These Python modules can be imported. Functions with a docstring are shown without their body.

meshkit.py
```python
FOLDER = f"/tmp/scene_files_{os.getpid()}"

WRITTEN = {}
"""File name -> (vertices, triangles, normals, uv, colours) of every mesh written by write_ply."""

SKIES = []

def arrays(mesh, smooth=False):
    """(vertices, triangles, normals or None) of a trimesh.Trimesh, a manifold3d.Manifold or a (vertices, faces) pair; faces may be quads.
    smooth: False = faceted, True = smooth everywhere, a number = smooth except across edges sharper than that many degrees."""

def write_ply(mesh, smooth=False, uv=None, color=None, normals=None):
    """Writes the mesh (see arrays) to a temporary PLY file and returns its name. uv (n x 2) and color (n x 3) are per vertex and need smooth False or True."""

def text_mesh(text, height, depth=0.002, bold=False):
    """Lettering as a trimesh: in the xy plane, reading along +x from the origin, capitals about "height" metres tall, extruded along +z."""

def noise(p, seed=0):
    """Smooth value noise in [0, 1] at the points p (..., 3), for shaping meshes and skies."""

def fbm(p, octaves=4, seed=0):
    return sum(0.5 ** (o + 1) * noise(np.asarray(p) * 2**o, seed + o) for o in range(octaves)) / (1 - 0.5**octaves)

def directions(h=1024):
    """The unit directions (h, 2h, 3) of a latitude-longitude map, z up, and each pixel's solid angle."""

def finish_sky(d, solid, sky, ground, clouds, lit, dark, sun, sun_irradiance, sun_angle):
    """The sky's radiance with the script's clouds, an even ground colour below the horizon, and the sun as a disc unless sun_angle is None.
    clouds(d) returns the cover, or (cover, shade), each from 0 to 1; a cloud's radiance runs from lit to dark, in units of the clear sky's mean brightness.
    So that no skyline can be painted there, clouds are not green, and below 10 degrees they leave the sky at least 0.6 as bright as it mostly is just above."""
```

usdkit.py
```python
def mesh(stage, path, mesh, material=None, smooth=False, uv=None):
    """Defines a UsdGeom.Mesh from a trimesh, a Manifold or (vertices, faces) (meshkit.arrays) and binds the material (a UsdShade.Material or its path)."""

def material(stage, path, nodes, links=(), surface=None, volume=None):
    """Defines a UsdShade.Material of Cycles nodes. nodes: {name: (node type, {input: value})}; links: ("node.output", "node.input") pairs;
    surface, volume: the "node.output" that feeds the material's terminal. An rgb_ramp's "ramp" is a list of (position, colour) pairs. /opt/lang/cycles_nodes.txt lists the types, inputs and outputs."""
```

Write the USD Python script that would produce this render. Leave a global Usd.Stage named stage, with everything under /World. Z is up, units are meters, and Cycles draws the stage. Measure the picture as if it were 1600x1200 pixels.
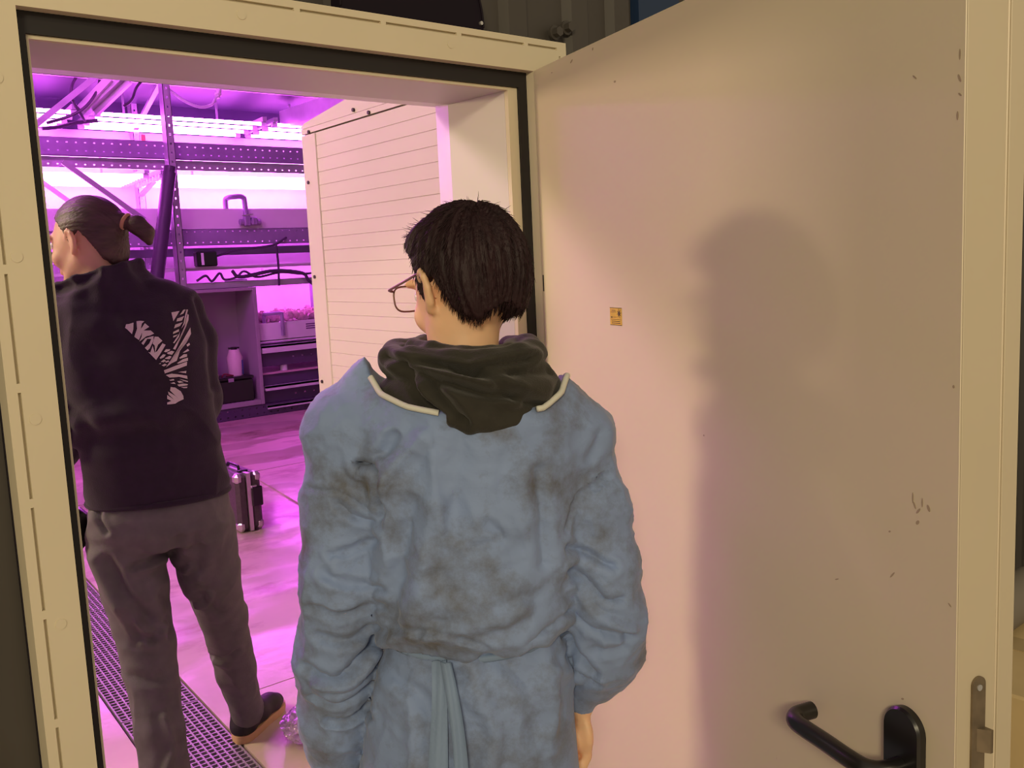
import math, numpy as np, trimesh, usdkit, meshkit
import manifold3d as m3
from pxr import Usd, UsdGeom, UsdLux, UsdShade, Gf, Sdf, Vt
from shapely.geometry import Polygon, Point, box as sbox
from shapely import union_all, affinity

stage = Usd.Stage.CreateInMemory()
UsdGeom.SetStageUpAxis(stage, UsdGeom.Tokens.z); UsdGeom.SetStageMetersPerUnit(stage, 1.0)
UsdGeom.Xform.Define(stage, '/World'); UsdGeom.Scope.Define(stage, '/World/Looks')

# ------------------------------------------------------------------ camera
F_PIX, EYE = 1500.0, 1.635
def _unit(v): v = np.asarray(v, float); return v / np.linalg.norm(v)
_dn = _unit([523, 11481, F_PIX]); _wx = np.array([1720., -275., F_PIX]); _wx = _unit(_wx - _dn * (_wx @ _dn))
CAM = np.stack([_wx, np.cross(-_dn, _wx), -_dn])          # columns: camera right / down / forward in world axes
cam = UsdGeom.Camera.Define(stage, '/World/camera')
r_, d_, f_ = CAM[:, 0], CAM[:, 1], CAM[:, 2]
cam.AddTransformOp().Set(Gf.Matrix4d(*r_, 0, *(-d_), 0, *(-f_), 0, 0, 0, EYE, 1))
cam.CreateHorizontalApertureAttr(36.0); cam.CreateVerticalApertureAttr(27.0)
cam.CreateFocalLengthAttr(36.0 * F_PIX / 1600); cam.CreateClippingRangeAttr(Gf.Vec2f(0.05, 100))
cam.CreateExposureAttr(0.92)
# ------------------------------------------------------------------ lights
def rect_light(name, pos, target, w, h, color, power):
    l = UsdLux.RectLight.Define(stage, '/World/' + name)
    l.CreateWidthAttr(w); l.CreateHeightAttr(h); l.CreateColorAttr(Gf.Vec3f(*color)); l.CreateIntensityAttr(power)
    z = _unit(np.array(pos, float) - np.array(target, float)); x = _unit(np.cross([0, 0, 1.0] if abs(z[2]) < .99 else [0, 1.0, 0], z)); y = np.cross(z, x)
    l.AddTransformOp().Set(Gf.Matrix4d(*x, 0, *y, 0, *z, 0, *map(float, pos), 1))
    return l
WARM = (1.0, .80, .52)
rect_light('hall_lamp', (-2.6, -2.4, 3.1), (1.0, 1.8, 1.2), 1.0, .5, (1.0, .84, .54), 42)
rect_light('hall_lamp_001', (1.2, -3.4, 4.4), (.9, 1.2, 1.0), 1.6, .5, WARM, 4)
rect_light('room_lamp', (-1.85, 4.9, 2.15), (1.2, 1.4, 1.4), .8, .35, (1.0, .76, .44), 36)     # warm lamp inside, left of the doorway: throws the boy's shadow on the door
rect_light('room_ceiling_lamp', (-1.5, 4.6, 3.7), (1.8, 2.6, 1.1), .8, .8, (1.0, .95, .48), 22)
dome = UsdLux.DomeLight.Define(stage, '/World/hall_ambient'); dome.CreateColorAttr(Gf.Vec3f(1.0, .84, .62)); dome.CreateIntensityAttr(.058)

# ------------------------------------------------------------------ helpers: scene
_names = {}
def numbered(parent, name):
    k = (str(parent), name); n = _names.get(k, 0); _names[k] = n + 1
    return name if n == 0 else f'{name}_{n:03d}'
def tag(prim, label=None, cat=None, group=None, kind=None):
    for k, v in (('label', label), ('category', cat), ('group', group), ('kind', kind)):
        if v: prim.SetCustomDataByKey(k, v)
    return prim
def thing(name, label, cat, group=None, kind=None, loc=None, rotz=0):
    x = UsdGeom.Xform.Define(stage, '/World/' + numbered('/World', name))
    if loc is not None: x.AddTranslateOp().Set(Gf.Vec3d(*map(float, loc)))
    if rotz: x.AddRotateZOp().Set(float(rotz))
    return tag(x.GetPrim(), label, cat, group, kind)
def part(parent, name, mesh, mat, label=None, kind=None, smooth=30):
    p = '/World' if parent is None else str(parent.GetPath())
    return tag(usdkit.mesh(stage, f'{p}/{numbered(p, name)}', mesh, mat, smooth).GetPrim(), label, kind=kind)
def single(name, mesh, mat, label, cat, group=None, kind=None, smooth=30):
    return tag(part(None, name, mesh, mat, smooth=smooth), label, cat, group, kind)
def copy_of(src, loc, rotz, label):
    d = src.GetCustomData(); r = thing(src.GetName().rstrip('0123456789_'), label, d['category'], d.get('group'), None, loc, rotz)
    r.GetReferences().AddInternalReference(src.GetPath()); r.SetInstanceable(True); return r

# ------------------------------------------------------------------ helpers: shapes
cat_ = trimesh.util.concatenate
def box(x0, x1, y0, y1, z0, z1, c=0.0):
    x0, x1 = sorted((x0, x1)); y0, y1 = sorted((y0, y1)); z0, z1 = sorted((z0, z1))
    if c <= 0:
        return trimesh.creation.box(bounds=[[x0, y0, z0], [x1, y1, z1]])
    pts = [[(x0, x1)[i] + (dx * c * (1, -1)[i]), (y0, y1)[j] + dy * c * (1, -1)[j], (z0, z1)[k] + dz * c * (1, -1)[k]]
           for i in (0, 1) for j in (0, 1) for k in (0, 1) for dx, dy, dz in ((0, 1, 1), (1, 0, 1), (1, 1, 0))]
    return trimesh.convex.convex_hull(np.array(pts))
def bar(a, b, w, h, up=(0, 0, 1)):
    a, b = np.array(a, float), np.array(b, float); L = np.linalg.norm(b - a); z = (b - a) / L
    x = np.cross(up, z); x = _unit(x if np.linalg.norm(x) > 1e-6 else [1, 0, 0]); y = np.cross(z, x)
    m = trimesh.creation.box(extents=[w, h, L]); T = np.eye(4); T[:3, :3] = np.stack([x, y, z], 1); T[:3, 3] = (a + b) / 2
    m.apply_transform(T); return m
def smooth_path(pts, n=8):
    p = np.asarray(pts, float)
    if len(p) < 3: return np.linspace(p[0], p[1], n)
    q = np.vstack([2 * p[0] - p[1], p, 2 * p[-1] - p[-2]]); out = []
    for i in range(1, len(q) - 2):
        for t in np.linspace(0, 1, n, endpoint=False):
            a, b, c, d = q[i - 1:i + 3]
            out.append(.5 * (2 * b + (c - a) * t + (2 * a - 5 * b + 4 * c - d) * t * t + (3 * b - a - 3 * c + d) * t ** 3))
    return np.array(out + [p[-1]])
def tube(path, r, n=10, cap=True):
    p = np.asarray(path, float); k = len(p); r = np.broadcast_to(np.asarray(r, float), (k,))
    t = np.gradient(p, axis=0); t /= np.linalg.norm(t, axis=1, keepdims=True) + 1e-12
    a = np.zeros_like(p); ref = np.array([0, 0, 1.0]) if abs(t[0, 2]) < .9 else np.array([1.0, 0, 0])
    for i in range(k):
        v = ref - t[i] * (ref @ t[i]); a[i] = v / (np.linalg.norm(v) + 1e-12); ref = a[i]
    b = np.cross(t, a); th = np.arange(n) * 2 * np.pi / n
    v = (p[:, None] + r[:, None, None] * (np.cos(th)[None, :, None] * a[:, None] + np.sin(th)[None, :, None] * b[:, None])).reshape(-1, 3)
    f = []
    for i in range(k - 1):
        for j in range(n):
            q = [i * n + j, i * n + (j + 1) % n, (i + 1) * n + (j + 1) % n, (i + 1) * n + j]; f += [[q[0], q[1], q[2]], [q[0], q[2], q[3]]]
    if cap:
        v = np.vstack([v, p[0], p[-1]])
        for j in range(n): f += [[k * n, (j + 1) % n, j], [k * n + 1, (k - 1) * n + j, (k - 1) * n + (j + 1) % n]]
    return trimesh.Trimesh(v, np.array(f), process=False)
def cyl(a, b, r, n=16): return tube(np.array([a, b], float), r, n)
def extrude(poly, d):
    gs = getattr(poly, 'geoms', [poly])
    return cat_([trimesh.creation.extrude_polygon(g, d, engine='earcut') for g in gs])
def xz_plate(poly, y0, y1):
    """a polygon drawn in (x, z), thickened from y0 to y1"""
    m = extrude(poly, abs(y1 - y0)); v = m.vertices.copy()
    m = trimesh.Trimesh(np.stack([v[:, 0], min(y0, y1) + v[:, 2], v[:, 1]], 1), m.faces[:, ::-1], process=False); return m
def yz_plate(poly, x0, x1):
    m = extrude(poly, abs(x1 - x0)); v = m.vertices.copy()
    return trimesh.Trimesh(np.stack([min(x0, x1) + v[:, 2], v[:, 0], v[:, 1]], 1), m.faces, process=False)
def holes(poly, centres, w, h):
    return poly.difference(union_all([sbox(x - w / 2, z - h / 2, x + w / 2, z + h / 2) for x, z in centres]))

# ------------------------------------------------------------------ materials
_n = [0]
def mat(name, col, rough=.55, var=.06, scale=3.0, bump=0.0, bscale=80.0, metal=0.0, dirt=None, dirt_amt=(.62, .74), dscale=2.2, spec=.5, detail=3.0, stretch=(1, 1, 1), extra=None, obj=False):
    c = np.array(col, float)
    n = {'geo': ('texture_coordinate', {}) if obj else ('geometry', {}), 'map': ('mapping', {'scale': stretch}),
         'nz': ('noise_texture', {'scale': scale, 'detail': detail}),
         'rp': ('rgb_ramp', {'ramp': [(.25, tuple(c * (1 - var))), (.75, tuple(np.minimum(c * (1 + var), 1)))]}),
         'p': ('principled_bsdf', {'roughness': rough, 'metallic': metal, 'specular_ior_level': spec, **(extra or {})})}
    L = [('geo.object' if obj else 'geo.position', 'map.vector'), ('map.vector', 'nz.vector'), ('nz.fac', 'rp.fac')]
    out = 'rp.color'
    if dirt is not None:
        n['dn'] = ('noise_texture', {'scale': dscale, 'detail': 8.0, 'roughness': .68}); n['dr'] = ('rgb_ramp', {'ramp': [(dirt_amt[0], (0, 0, 0)), (dirt_amt[1], (1, 1, 1))]})
        n['dm'] = ('mix', {'color2': tuple(dirt)})
        L += [('map.vector', 'dn.vector'), ('dn.fac', 'dr.fac'), ('dr.color', 'dm.fac'), (out, 'dm.color1')]; out = 'dm.color'
    L.append((out, 'p.base_color'))
    if bump > 0:
        n['bn'] = ('noise_texture', {'scale': bscale, 'detail': 4.0}); n['bp'] = ('bump', {'strength': bump, 'distance': .004})
        L += [('map.vector', 'bn.vector'), ('bn.fac', 'bp.height'), ('bp.normal', 'p.normal')]
    _n[0] += 1
    return usdkit.material(stage, f'/World/Looks/{name}', n, L, surface='p.BSDF')
def emit(name, col, s):
    return usdkit.material(stage, f'/World/Looks/{name}', {'e': ('emission', {'color': col, 'strength': s})}, [], surface='e.emission')

CREAM = mat('cream_paint', (.66, .58, .42), .5, .05, 2.0, .05, 40, dirt=(.30, .22, .12), dirt_amt=(.72, .80), dscale=9)
EDGE = mat('edge_toned_cream', (.53, .455, .33), .5, .05, 2.0, .05, 40, dirt=(.28, .19, .11), dirt_amt=(.66, .80), dscale=9)  # frame cream toned darker to offset strong hall light on the leaf end
DOORW = mat('door_paint', (.66, .575, .44), .45, .04, 1.3, .04, 60, dirt=(.26, .19, .12), dirt_amt=(.745, .80), dscale=14)
RUBBER = mat('black_rubber', (.012, .010, .011), .6)
GREYW = mat('grey_cladding', (.058, .050, .043), .55, .18, 2.5, .05, 30, dirt=(.05, .042, .032), dirt_amt=(.55, .72), dscale=5, stretch=(1, 1, .3))
BLUEP = mat('blue_panel', (.012, .032, .085), .5)
PANEL = mat('room_panel', (.22, .20, .24), .5, .03, 1.5)
CONC = usdkit.material(stage, '/World/Looks/concrete_floor', {
    'g': ('geometry', {}), 'm': ('mapping', {'scale': (1, 1.6, 1)}), 'n1': ('noise_texture', {'scale': 1.1, 'detail': 7.0}), 'r1': ('rgb_ramp', {'ramp': [(.25, (.45, .37, .29)), (.75, (.68, .56, .43))]}),
    'n2': ('noise_texture', {'scale': 1.3, 'detail': 9.0, 'roughness': .68}), 'r2': ('rgb_ramp', {'ramp': [(.52, (0, 0, 0)), (.68, (1, 1, 1))]}), 'mx': ('mix', {'color2': (.30, .19, .13)}),
    'n3': ('noise_texture', {'scale': .75, 'detail': 3.0}), 'r3': ('rgb_ramp', {'ramp': [(.44, (.50, .50, .50)), (.52, (.16, .16, .16))]}), 'n4': ('noise_texture', {'scale': 18.0, 'detail': 4.0}), 'b': ('bump', {'strength': .15, 'distance': .004}), 'p': ('principled_bsdf', {})},
    [('g.position', 'm.vector'), ('m.vector', 'n1.vector'), ('m.vector', 'n2.vector'), ('m.vector', 'n3.vector'), ('m.vector', 'n4.vector'), ('n1.fac', 'r1.fac'), ('n2.fac', 'r2.fac'), ('r2.color', 'mx.fac'), ('r1.color', 'mx.color1'), ('mx.color', 'p.base_color'),
     ('n3.fac', 'r3.fac'), ('r3.color', 'p.roughness'), ('n4.fac', 'b.height'), ('b.normal', 'p.normal')], surface='p.BSDF')
STEEL = mat('galvanised_steel', (.52, .52, .54), .42, .10, 6, metal=.55)
DARKB = mat('dark_base_steel', (.10, .075, .13), .5, .12, 5, metal=.2)
DARKST = mat('dark_steel', (.34, .28, .42), .5, .12, 5, metal=.2)
WHITEP = mat('white_plastic', (.80, .80, .80), .35, .03)
BLACKP = mat('black_plastic', (.010, .009, .009), .28, spec=.6)
GREYP = mat('grey_plastic', (.33, .32, .33), .5)
BRASS = mat('worn_metal', (.25, .20, .14), .45, .2, 40, metal=.7)
SILVER = mat('silver_trim', (.72, .70, .66), .3, .05, metal=.8)

# ================================================================== SETTING
WY, RET, BACK = 1.570, 1.600, 1.808          # frame face, seal plane, inner side of the wall
# floor with a trench for the drain gratings and two joints
GD = _unit([.098, 1.0, 0])[:2]; GP = np.array([GD[1], -GD[0]])          # drain direction, across
fl = m3.Manifold.cube((16., 20., .3)).translate((-6., -3.5, -.3))
def slot(o, d, L, w, dep): 
    a = math.degrees(math.atan2(d[1], d[0])); return m3.Manifold.cube((L, w, dep * 2), False).translate((0, -w / 2, -dep)).rotate((0, 0, a)).translate((o[0], o[1], 0))
GO = np.array([1.075, 1.95])                                            # start of the drain (middle line)
fl = fl - slot(GO - GD * .6, GD, 4.72, .305, .12)
fl = fl - slot((-4, 7.23), (1, 0), 12, .014, .02) - slot((3.02, 5.2), (.18, 1), 2.06, .05, .012) - slot((1.55, 3.40), (1, -.02), 1.0, .006, .008)
single('floor', fl, CONC, 'stained wet concrete floor running from the hall into the grow room', 'floor', kind='structure', smooth=False)

# wall that holds the door: solid core with the doorway cut out
wall = m3.Manifold.cube((13., BACK - 1.632, 5.)).translate((-5., 1.632, 0)) - m3.Manifold.cube((1.02, 1., 2.03)).translate((.435, 1.4, -.01))
t = thing('wall_front', 'dark grey ribbed metal wall around the cream door frame', 'wall', kind='structure')
part(t, 'core', wall, PANEL, smooth=False)
def ribs(x0, x1, z0, z1, pitch=.145, off=0):
    prof = []; x = x0
    while x < x1:
        for dx, y in ((0, 1.625), (.045, 1.625), (.058, 1.605), (.110, 1.605), (.123, 1.625)):
            if x + dx < x1: prof.append((x + dx, y))
        x += pitch
    prof.append((x1, 1.625)); p = np.array(prof); k = len(p)
    P = np.vstack([np.c_[p, np.full(k, z0)], np.c_[p, np.full(k, z1)]]); f = []
    for i in range(k - 1): f += [[i, i + 1, k + i + 1], [i, k + i + 1, k + i]]
    return trimesh.Trimesh(P, np.array(f), process=False)
part(t, 'cladding_sheet', ribs(-4.9, .369, 0, 4.9), GREYW, smooth=False)
part(t, 'cladding_sheet', ribs(.369, 1.577, 2.106, 4.9), GREYW, smooth=False)
part(t, 'cladding_sheet', ribs(1.577, 1.86, 0, 4.9), GREYW, smooth=False)
part(t, 'cladding_sheet', ribs(2.02, 7.9, 0, 4.9), GREYW, smooth=False)
part(t, 'blue_strip', box(1.862, 2.018, 1.60, 1.63, 0, 4.9), BLUEP, label='dark blue vertical panel strip')
part(t, 'corner_post', box(.20, .262, 1.585, 1.63, 0, 4.9, .004), GREYW)
for x, z in ((1.579, 2.135), (1.617, 2.150)):
    part(t, 'bolt', cat_([cyl((x, 1.605, z), (x, 1.588, z), .011, 6), cyl((x, 1.609, z), (x, 1.603, z), .016, 16)]), GREYW)

# door frame, lining, seals
X0, X1, ZT = .440, 1.475, 2.036
d1 = thing('door_1', 'open off-white steel door leaf in a cream frame with black rubber seal', 'door', kind='structure')
outer = sbox(.369, 0, 1.577, 2.105); hole = sbox(X0, -1, X1, ZT)
face = m3.Manifold(m3.Mesh(np.float32(xz_plate(outer.difference(hole), WY, RET + .012).vertices), np.uint32(xz_plate(outer.difference(hole), WY, RET + .012).faces)))
def groove(x0, x1, z0, z1): return m3.Manifold.cube((x1 - x0, .014, z1 - z0)).translate((x0, WY - .007, z0))
cut = []
for i in range(-9, 4):
    z = 1.475 + i * .178
    if z > .02: cut.append(groove(.3845, .3892, z + .007, min(z + .171, 2.08)))
for i in range(-3, 4): cut.append(groove(max(.906 + i * .1835 + .006, .40), min(.906 + (i + 1) * .1835 - .006, 1.549), 2.0868, 2.0922))
for i in range(-9, 4):
    z = 1.475 + i * .178
    if z > .02: cut.append(groove(1.5545, 1.559, z + .007, min(z + .171, 2.075)))
for c in cut: face = face - c
part(d1, 'frame_face', face, CREAM, smooth=False)
lin = sbox(.436, 0, 1.479, 2.04).difference(sbox(.462, -1, 1.425, 1.997))
part(d1, 'lining', xz_plate(lin, RET + .0125, BACK + .004), mat('lining_paint', (.56, .53, .50), .45, .04, 1.3), smooth=False)
part(d1, 'stop_strip', xz_plate(sbox(.456, 0, 1.452, 2.003).difference(sbox(.462, -1, 1.425, 1.997)), RET + .0005, RET + .012), CREAM, smooth=False)
part(d1, 'seal', xz_plate(sbox(X0, 0.012, X1, ZT).difference(sbox(.4565, -1, 1.4515, 2.0035)), RET - .006, RET + .0118), RUBBER, smooth=False)
for x, z in ((.404, 1.671), (.405, 1.425), (.409, 1.098), (.404, .62), (.404, 1.93), (.798, 2.068), (1.25, 2.068)):
    part(d1, 'cap_plug', cyl((x, WY + .001, z), (x, WY - .0012, z), .0085, 24), CREAM)
# the leaf, in its own axes: x along the leaf from the hinge, y through its thickness, z up
HA = math.atan2(-.951, -.308); HO = np.array([1.473, 1.568])
def leaf(m):
    m = m.copy(); T = np.eye(4); c, s = math.cos(HA), math.sin(HA); T[:2, :2] = [[c, -s], [s, c]]; T[:2, 3] = HO; m.apply_transform(T); return m
LW = 1.133
part(d1, 'leaf', leaf(cat_([box(.0, LW, 0, .0645, .012, 2.036, .0012), box(-.012, LW + .001, .0652, .0935, .006, 2.048, .0012)])), DOORW)
part(d1, 'leaf_edge', leaf(box(LW - .002, LW + .0015, .001, .0635, .014, 2.034, .0008)), EDGE, label='cream painted lock edge of the door leaf, colour darkened to offset the hall light')
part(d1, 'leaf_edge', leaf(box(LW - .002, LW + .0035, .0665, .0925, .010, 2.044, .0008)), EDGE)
for z in (.25, 1.05, 1.80):
    part(d1, 'hinge', leaf(cat_([cyl((-.012, .088, z - .05), (-.012, .088, z + .05), .011, 16)])), STEEL)
part(d1, 'latch_slit', leaf(box(.006, .010, -.0008, .001, 1.56, 1.596)), RUBBER)
# handle
def stadium(cx, z0, z1, w): return Point(cx, z0 + w / 2).buffer(w / 2, 16).union(Point(cx, z1 - w / 2).buffer(w / 2, 16)).union(sbox(cx - w / 2, z0 + w / 2, cx + w / 2, z1 - w / 2))
def plate_round(poly, d, c=.003):
    a = xz_plate(poly, 0, -(d - c)); b = xz_plate(poly.buffer(-c), -(d - c), -d); return cat_([a, b])
pl = m3.Manifold.hull_points(np.array([[x, y, z] for poly, y in ((stadium(1.057, .80, 1.036, .062), 0), (stadium(1.057, .80, 1.036, .062), -.009), (stadium(1.057, .803, 1.033, .056), -.0125)) for x, z in poly.exterior.coords]))
hp = part(d1, 'handle_plate', leaf(trimesh.Trimesh(pl.to_mesh().vert_properties[:, :3], pl.to_mesh().tri_verts)), BLACKP, smooth=40)
lev = smooth_path([(1.057, -.008, .957), (1.056, -.035, .957), (1.045, -.054, .958), (1.020, -.060, .960), (.97, -.060, .962), (.925, -.060, .963), (.905, -.056, .963), (.894, -.044, .963), (.892, -.028, .963), (.892, -.014, .963)], 6)
part(hp, 'lever', leaf(tube(lev, .0125, 18)), BLACKP, label='curved black lever', smooth=50)
part(hp, 'cylinder_lock', leaf(cyl((1.057, -.012, .88), (1.057, -.018, .88), .009, 20)), STEEL)
# lock forend with latch on the leaf's edge (plane x = LW)
fo = stadium(.034, .88, 1.101, .022); mm = extrude(fo, .003); v = mm.vertices
fp = part(d1, 'lock_plate', leaf(trimesh.Trimesh(np.stack([LW + .0015 + v[:, 2], v[:, 0], v[:, 1]], 1), mm.faces)), BRASS, smooth=False)
lt = m3.Manifold.hull_points(np.array([[LW + .003, .030, 1.004], [LW + .003, .030, 1.034], [LW + .003, .044, 1.004], [LW + .003, .044, 1.034], [LW + .016, .046, 1.004], [LW + .016, .046, 1.034], [LW + .016, .042, 1.004], [LW + .016, .042, 1.034]]))
part(fp, 'latch', leaf(trimesh.Trimesh(lt.to_mesh().vert_properties[:, :3], lt.to_mesh().tri_verts)), BRASS, smooth=False)
part(fp, 'screw', leaf(cyl((LW + .004, .034, 1.087), (LW + .0058, .034, 1.087), .004, 14)), STEEL)
rng = np.random.default_rng(7)
# warning sticker on the leaf
YEL = mat('yellow_label', (.62, .42, .06), .4, .1, 60); INK = mat('label_ink', (.05, .03, .01), .5)
st = thing('warning_sticker', 'small yellow warning label with black symbols stuck on the open door', 'sticker')
def on_leaf(poly, d0, d1): return leaf(xz_plate(poly, d0, d1))
part(st, 'backing', on_leaf(sbox(.305, 1.4985, .350, 1.5325), -.0001, -.0006), YEL, smooth=False)
sx, sz = .3405, 1.5215
star = Polygon([(sx + (.0095 if k % 2 == 0 else .0030) * math.cos(k * math.pi / 8 + .2), sz + (.0095 if k % 2 == 0 else .0030) * math.sin(k * math.pi / 8 + .2)) for k in range(16)])
lines = union_all([star, sbox(.305, 1.5315, .350, 1.5325), sbox(.305, 1.4985, .350, 1.4995), sbox(.308, 1.5092, .347, 1.5098), sbox(.3115, 1.5055, .344, 1.5066), sbox(.3115, 1.5020, .344, 1.5031),
                   sbox(.312, 1.5265, .327, 1.5275), sbox(.309, 1.5235, .329, 1.5242), sbox(.309, 1.5125, .314, 1.5150), sbox(.316, 1.5140, .331, 1.5146)]) 
part(st, 'printing', on_leaf(lines, -.0006, -.0009), INK, label='black burst symbol and lines of small print', smooth=False)

marks = [(1.063, 1.315, .0012, .007), (1.066, 1.306, .0014, .005), (1.072, 1.300, .005, .0016), (1.078, 1.312, .0012, .006), (1.088, 1.307, .0022, .0045), (1.071, 1.285, .0035, .0022), (1.123, 1.462, .0016, .002), (1.049, 1.043, .0025, .0013), (1.06, 1.827, .001, .004), (1.125, 1.84, .0012, .006),
         (1.125, 1.814, .0015, .005), (1.126, 1.796, .001, .003), (1.123, 1.773, .0015, .005), (1.025, 1.262, .002, .0012), (1.122, 1.194, .001, .003), (.612, 1.326, .0015, .0015), (.928, 1.169, .004, .001), (1.03, 1.205, .006, .0012), (.35, 1.95, .004, .002), (.18, 2.02, .006, .002), (.27, 2.025, .003, .002), (.09, 2.015, .003, .001)]
part(d1, 'scuff_mark', cat_([on_leaf(Point(0, 0).buffer(1, 3), -.0001, -.0004).apply_transform(np.eye(4)) if False else on_leaf(affinity.rotate(affinity.scale(Point(u, w).buffer(1, 3), a_, b_), 25 * (k % 3)), -.0001, -.0004) for k, (u, w, a_, b_) in enumerate(marks)]), mat('scuff', (.37, .29, .21), .7), label='small dark scuffs on the door face', kind='stuff', smooth=False)

# inner splayed trim round the doorway
TRIM = mat('white_trim', (.72, .70, .68), .4)
tr = thing('trim_1', 'white flared metal trim on the inner side of the doorway', 'door trim', kind='structure')
part(tr, 'jamb_trim', trimesh.convex.convex_hull(np.array([[x, y, z] for z in (0.01, 2.02) for x, y in ((1.4255, 1.8125), (1.452, 1.895), (1.56, 1.895), (1.56, 1.8125))])), TRIM, smooth=False)
part(tr, 'head_trim', trimesh.convex.convex_hull(np.array([[x, y, z] for x in (.40, 1.56) for y, z in ((1.8125, 1.9985), (1.93, 2.0115), (1.93, 2.06), (1.8125, 2.06))])), TRIM, smooth=False)

# clad partition right of the doorway: ribbed strips, corner profile, sloping head board
S0 = np.array([1.75, 1.82]); SD = _unit([.083, .997, 0])[:2]
def side(m):                      # local x along the partition, y out of its left face (towards -x), z up
    m = m.copy(); T = np.eye(4); T[:2, 0] = SD; T[:2, 1] = [-SD[1], SD[0]]; T[:2, 3] = S0; m.apply_transform(T); return m
wr = thing('wall_right', 'cream partition of narrow horizontal cladding strips with a white corner post', 'wall', kind='structure')
SID = mat('cream_cladding', (.70, .64, .54), .45, .03, 2.0, dirt=(.4, .33, .24), dirt_amt=(.74, .84), dscale=5)
part(wr, 'core', side(box(.0, 1.43, -.12, -.0035, 0, 2.12)), SID, smooth=False)
pit, z = .0475, 2.1235
while z > .03:
    part(wr, 'cladding_strip', side(box(.0, 1.345, -.0034, rng.uniform(-.0003, .0003), max(z - pit + .0007, .005), z, .0009)), SID, smooth=False); z -= pit
part(wr, 'corner_post', side(cat_([box(1.338, 1.455, -.013, .004, 0, 2.124, .003), box(1.43, 1.455, -.14, -.012, 0, 2.124, .003)])), SID, label='white vertical corner profile')
hb = [(-.0, 2.128), (1.452, 2.128), (1.452, 2.158), (1.425, 2.168), (1.01, 2.2105), (.55, 2.262), (0, 2.32)]
hb2 = Polygon([(a, b) for a, b in hb])
part(wr, 'head_board', side(xz_plate(hb2.intersection(Polygon([(-1, 2.0), (2, 2.0), (2, 2.1465), (-1, 2.1465)])), .003, -.13)), SID, smooth=False)
part(wr, 'head_board', side(xz_plate(hb2.difference(Polygon([(-1, 2.0), (2, 2.0), (2, 2.1480), (-1, 2.1480)])), .002, -.13)), SID, smooth=False)
for x, zz in ((.923, 2.134), (1.385, 2.131), (1.418, 1.951), (1.422, 1.60), (1.422, 1.2), (1.422, .8), (1.029, 2.158)):
    part(wr, 'screw_head', side(cyl((x, .001, zz), (x, .009, zz), .0065, 10)), mat('screw_dark', (.07, .045, .06), .5) if x == .923 else '/World/Looks/screw_dark')

# room shell
single('wall_back', box(-6, 10, 14.0, 14.1, 0, 5), PANEL, 'pale back wall of the grow room behind the racks', 'wall', kind='structure', smooth=False)
single('wall_left', box(-5.1, -5, 1.81, 14, 0, 5), PANEL, 'pale side wall of the grow room', 'wall', kind='structure', smooth=False)
single('wall_far_side', box(9.9, 10, 1.81, 14, 0, 5), PANEL, 'pale wall at the far end of the grow room', 'wall', kind='structure', smooth=False)
single('ceiling', box(-6, 10, 1.7, 14.1, 4.9, 5.0), PANEL, 'pale ceiling panels over the grow room', 'ceiling', kind='structure', smooth=False)

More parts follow.
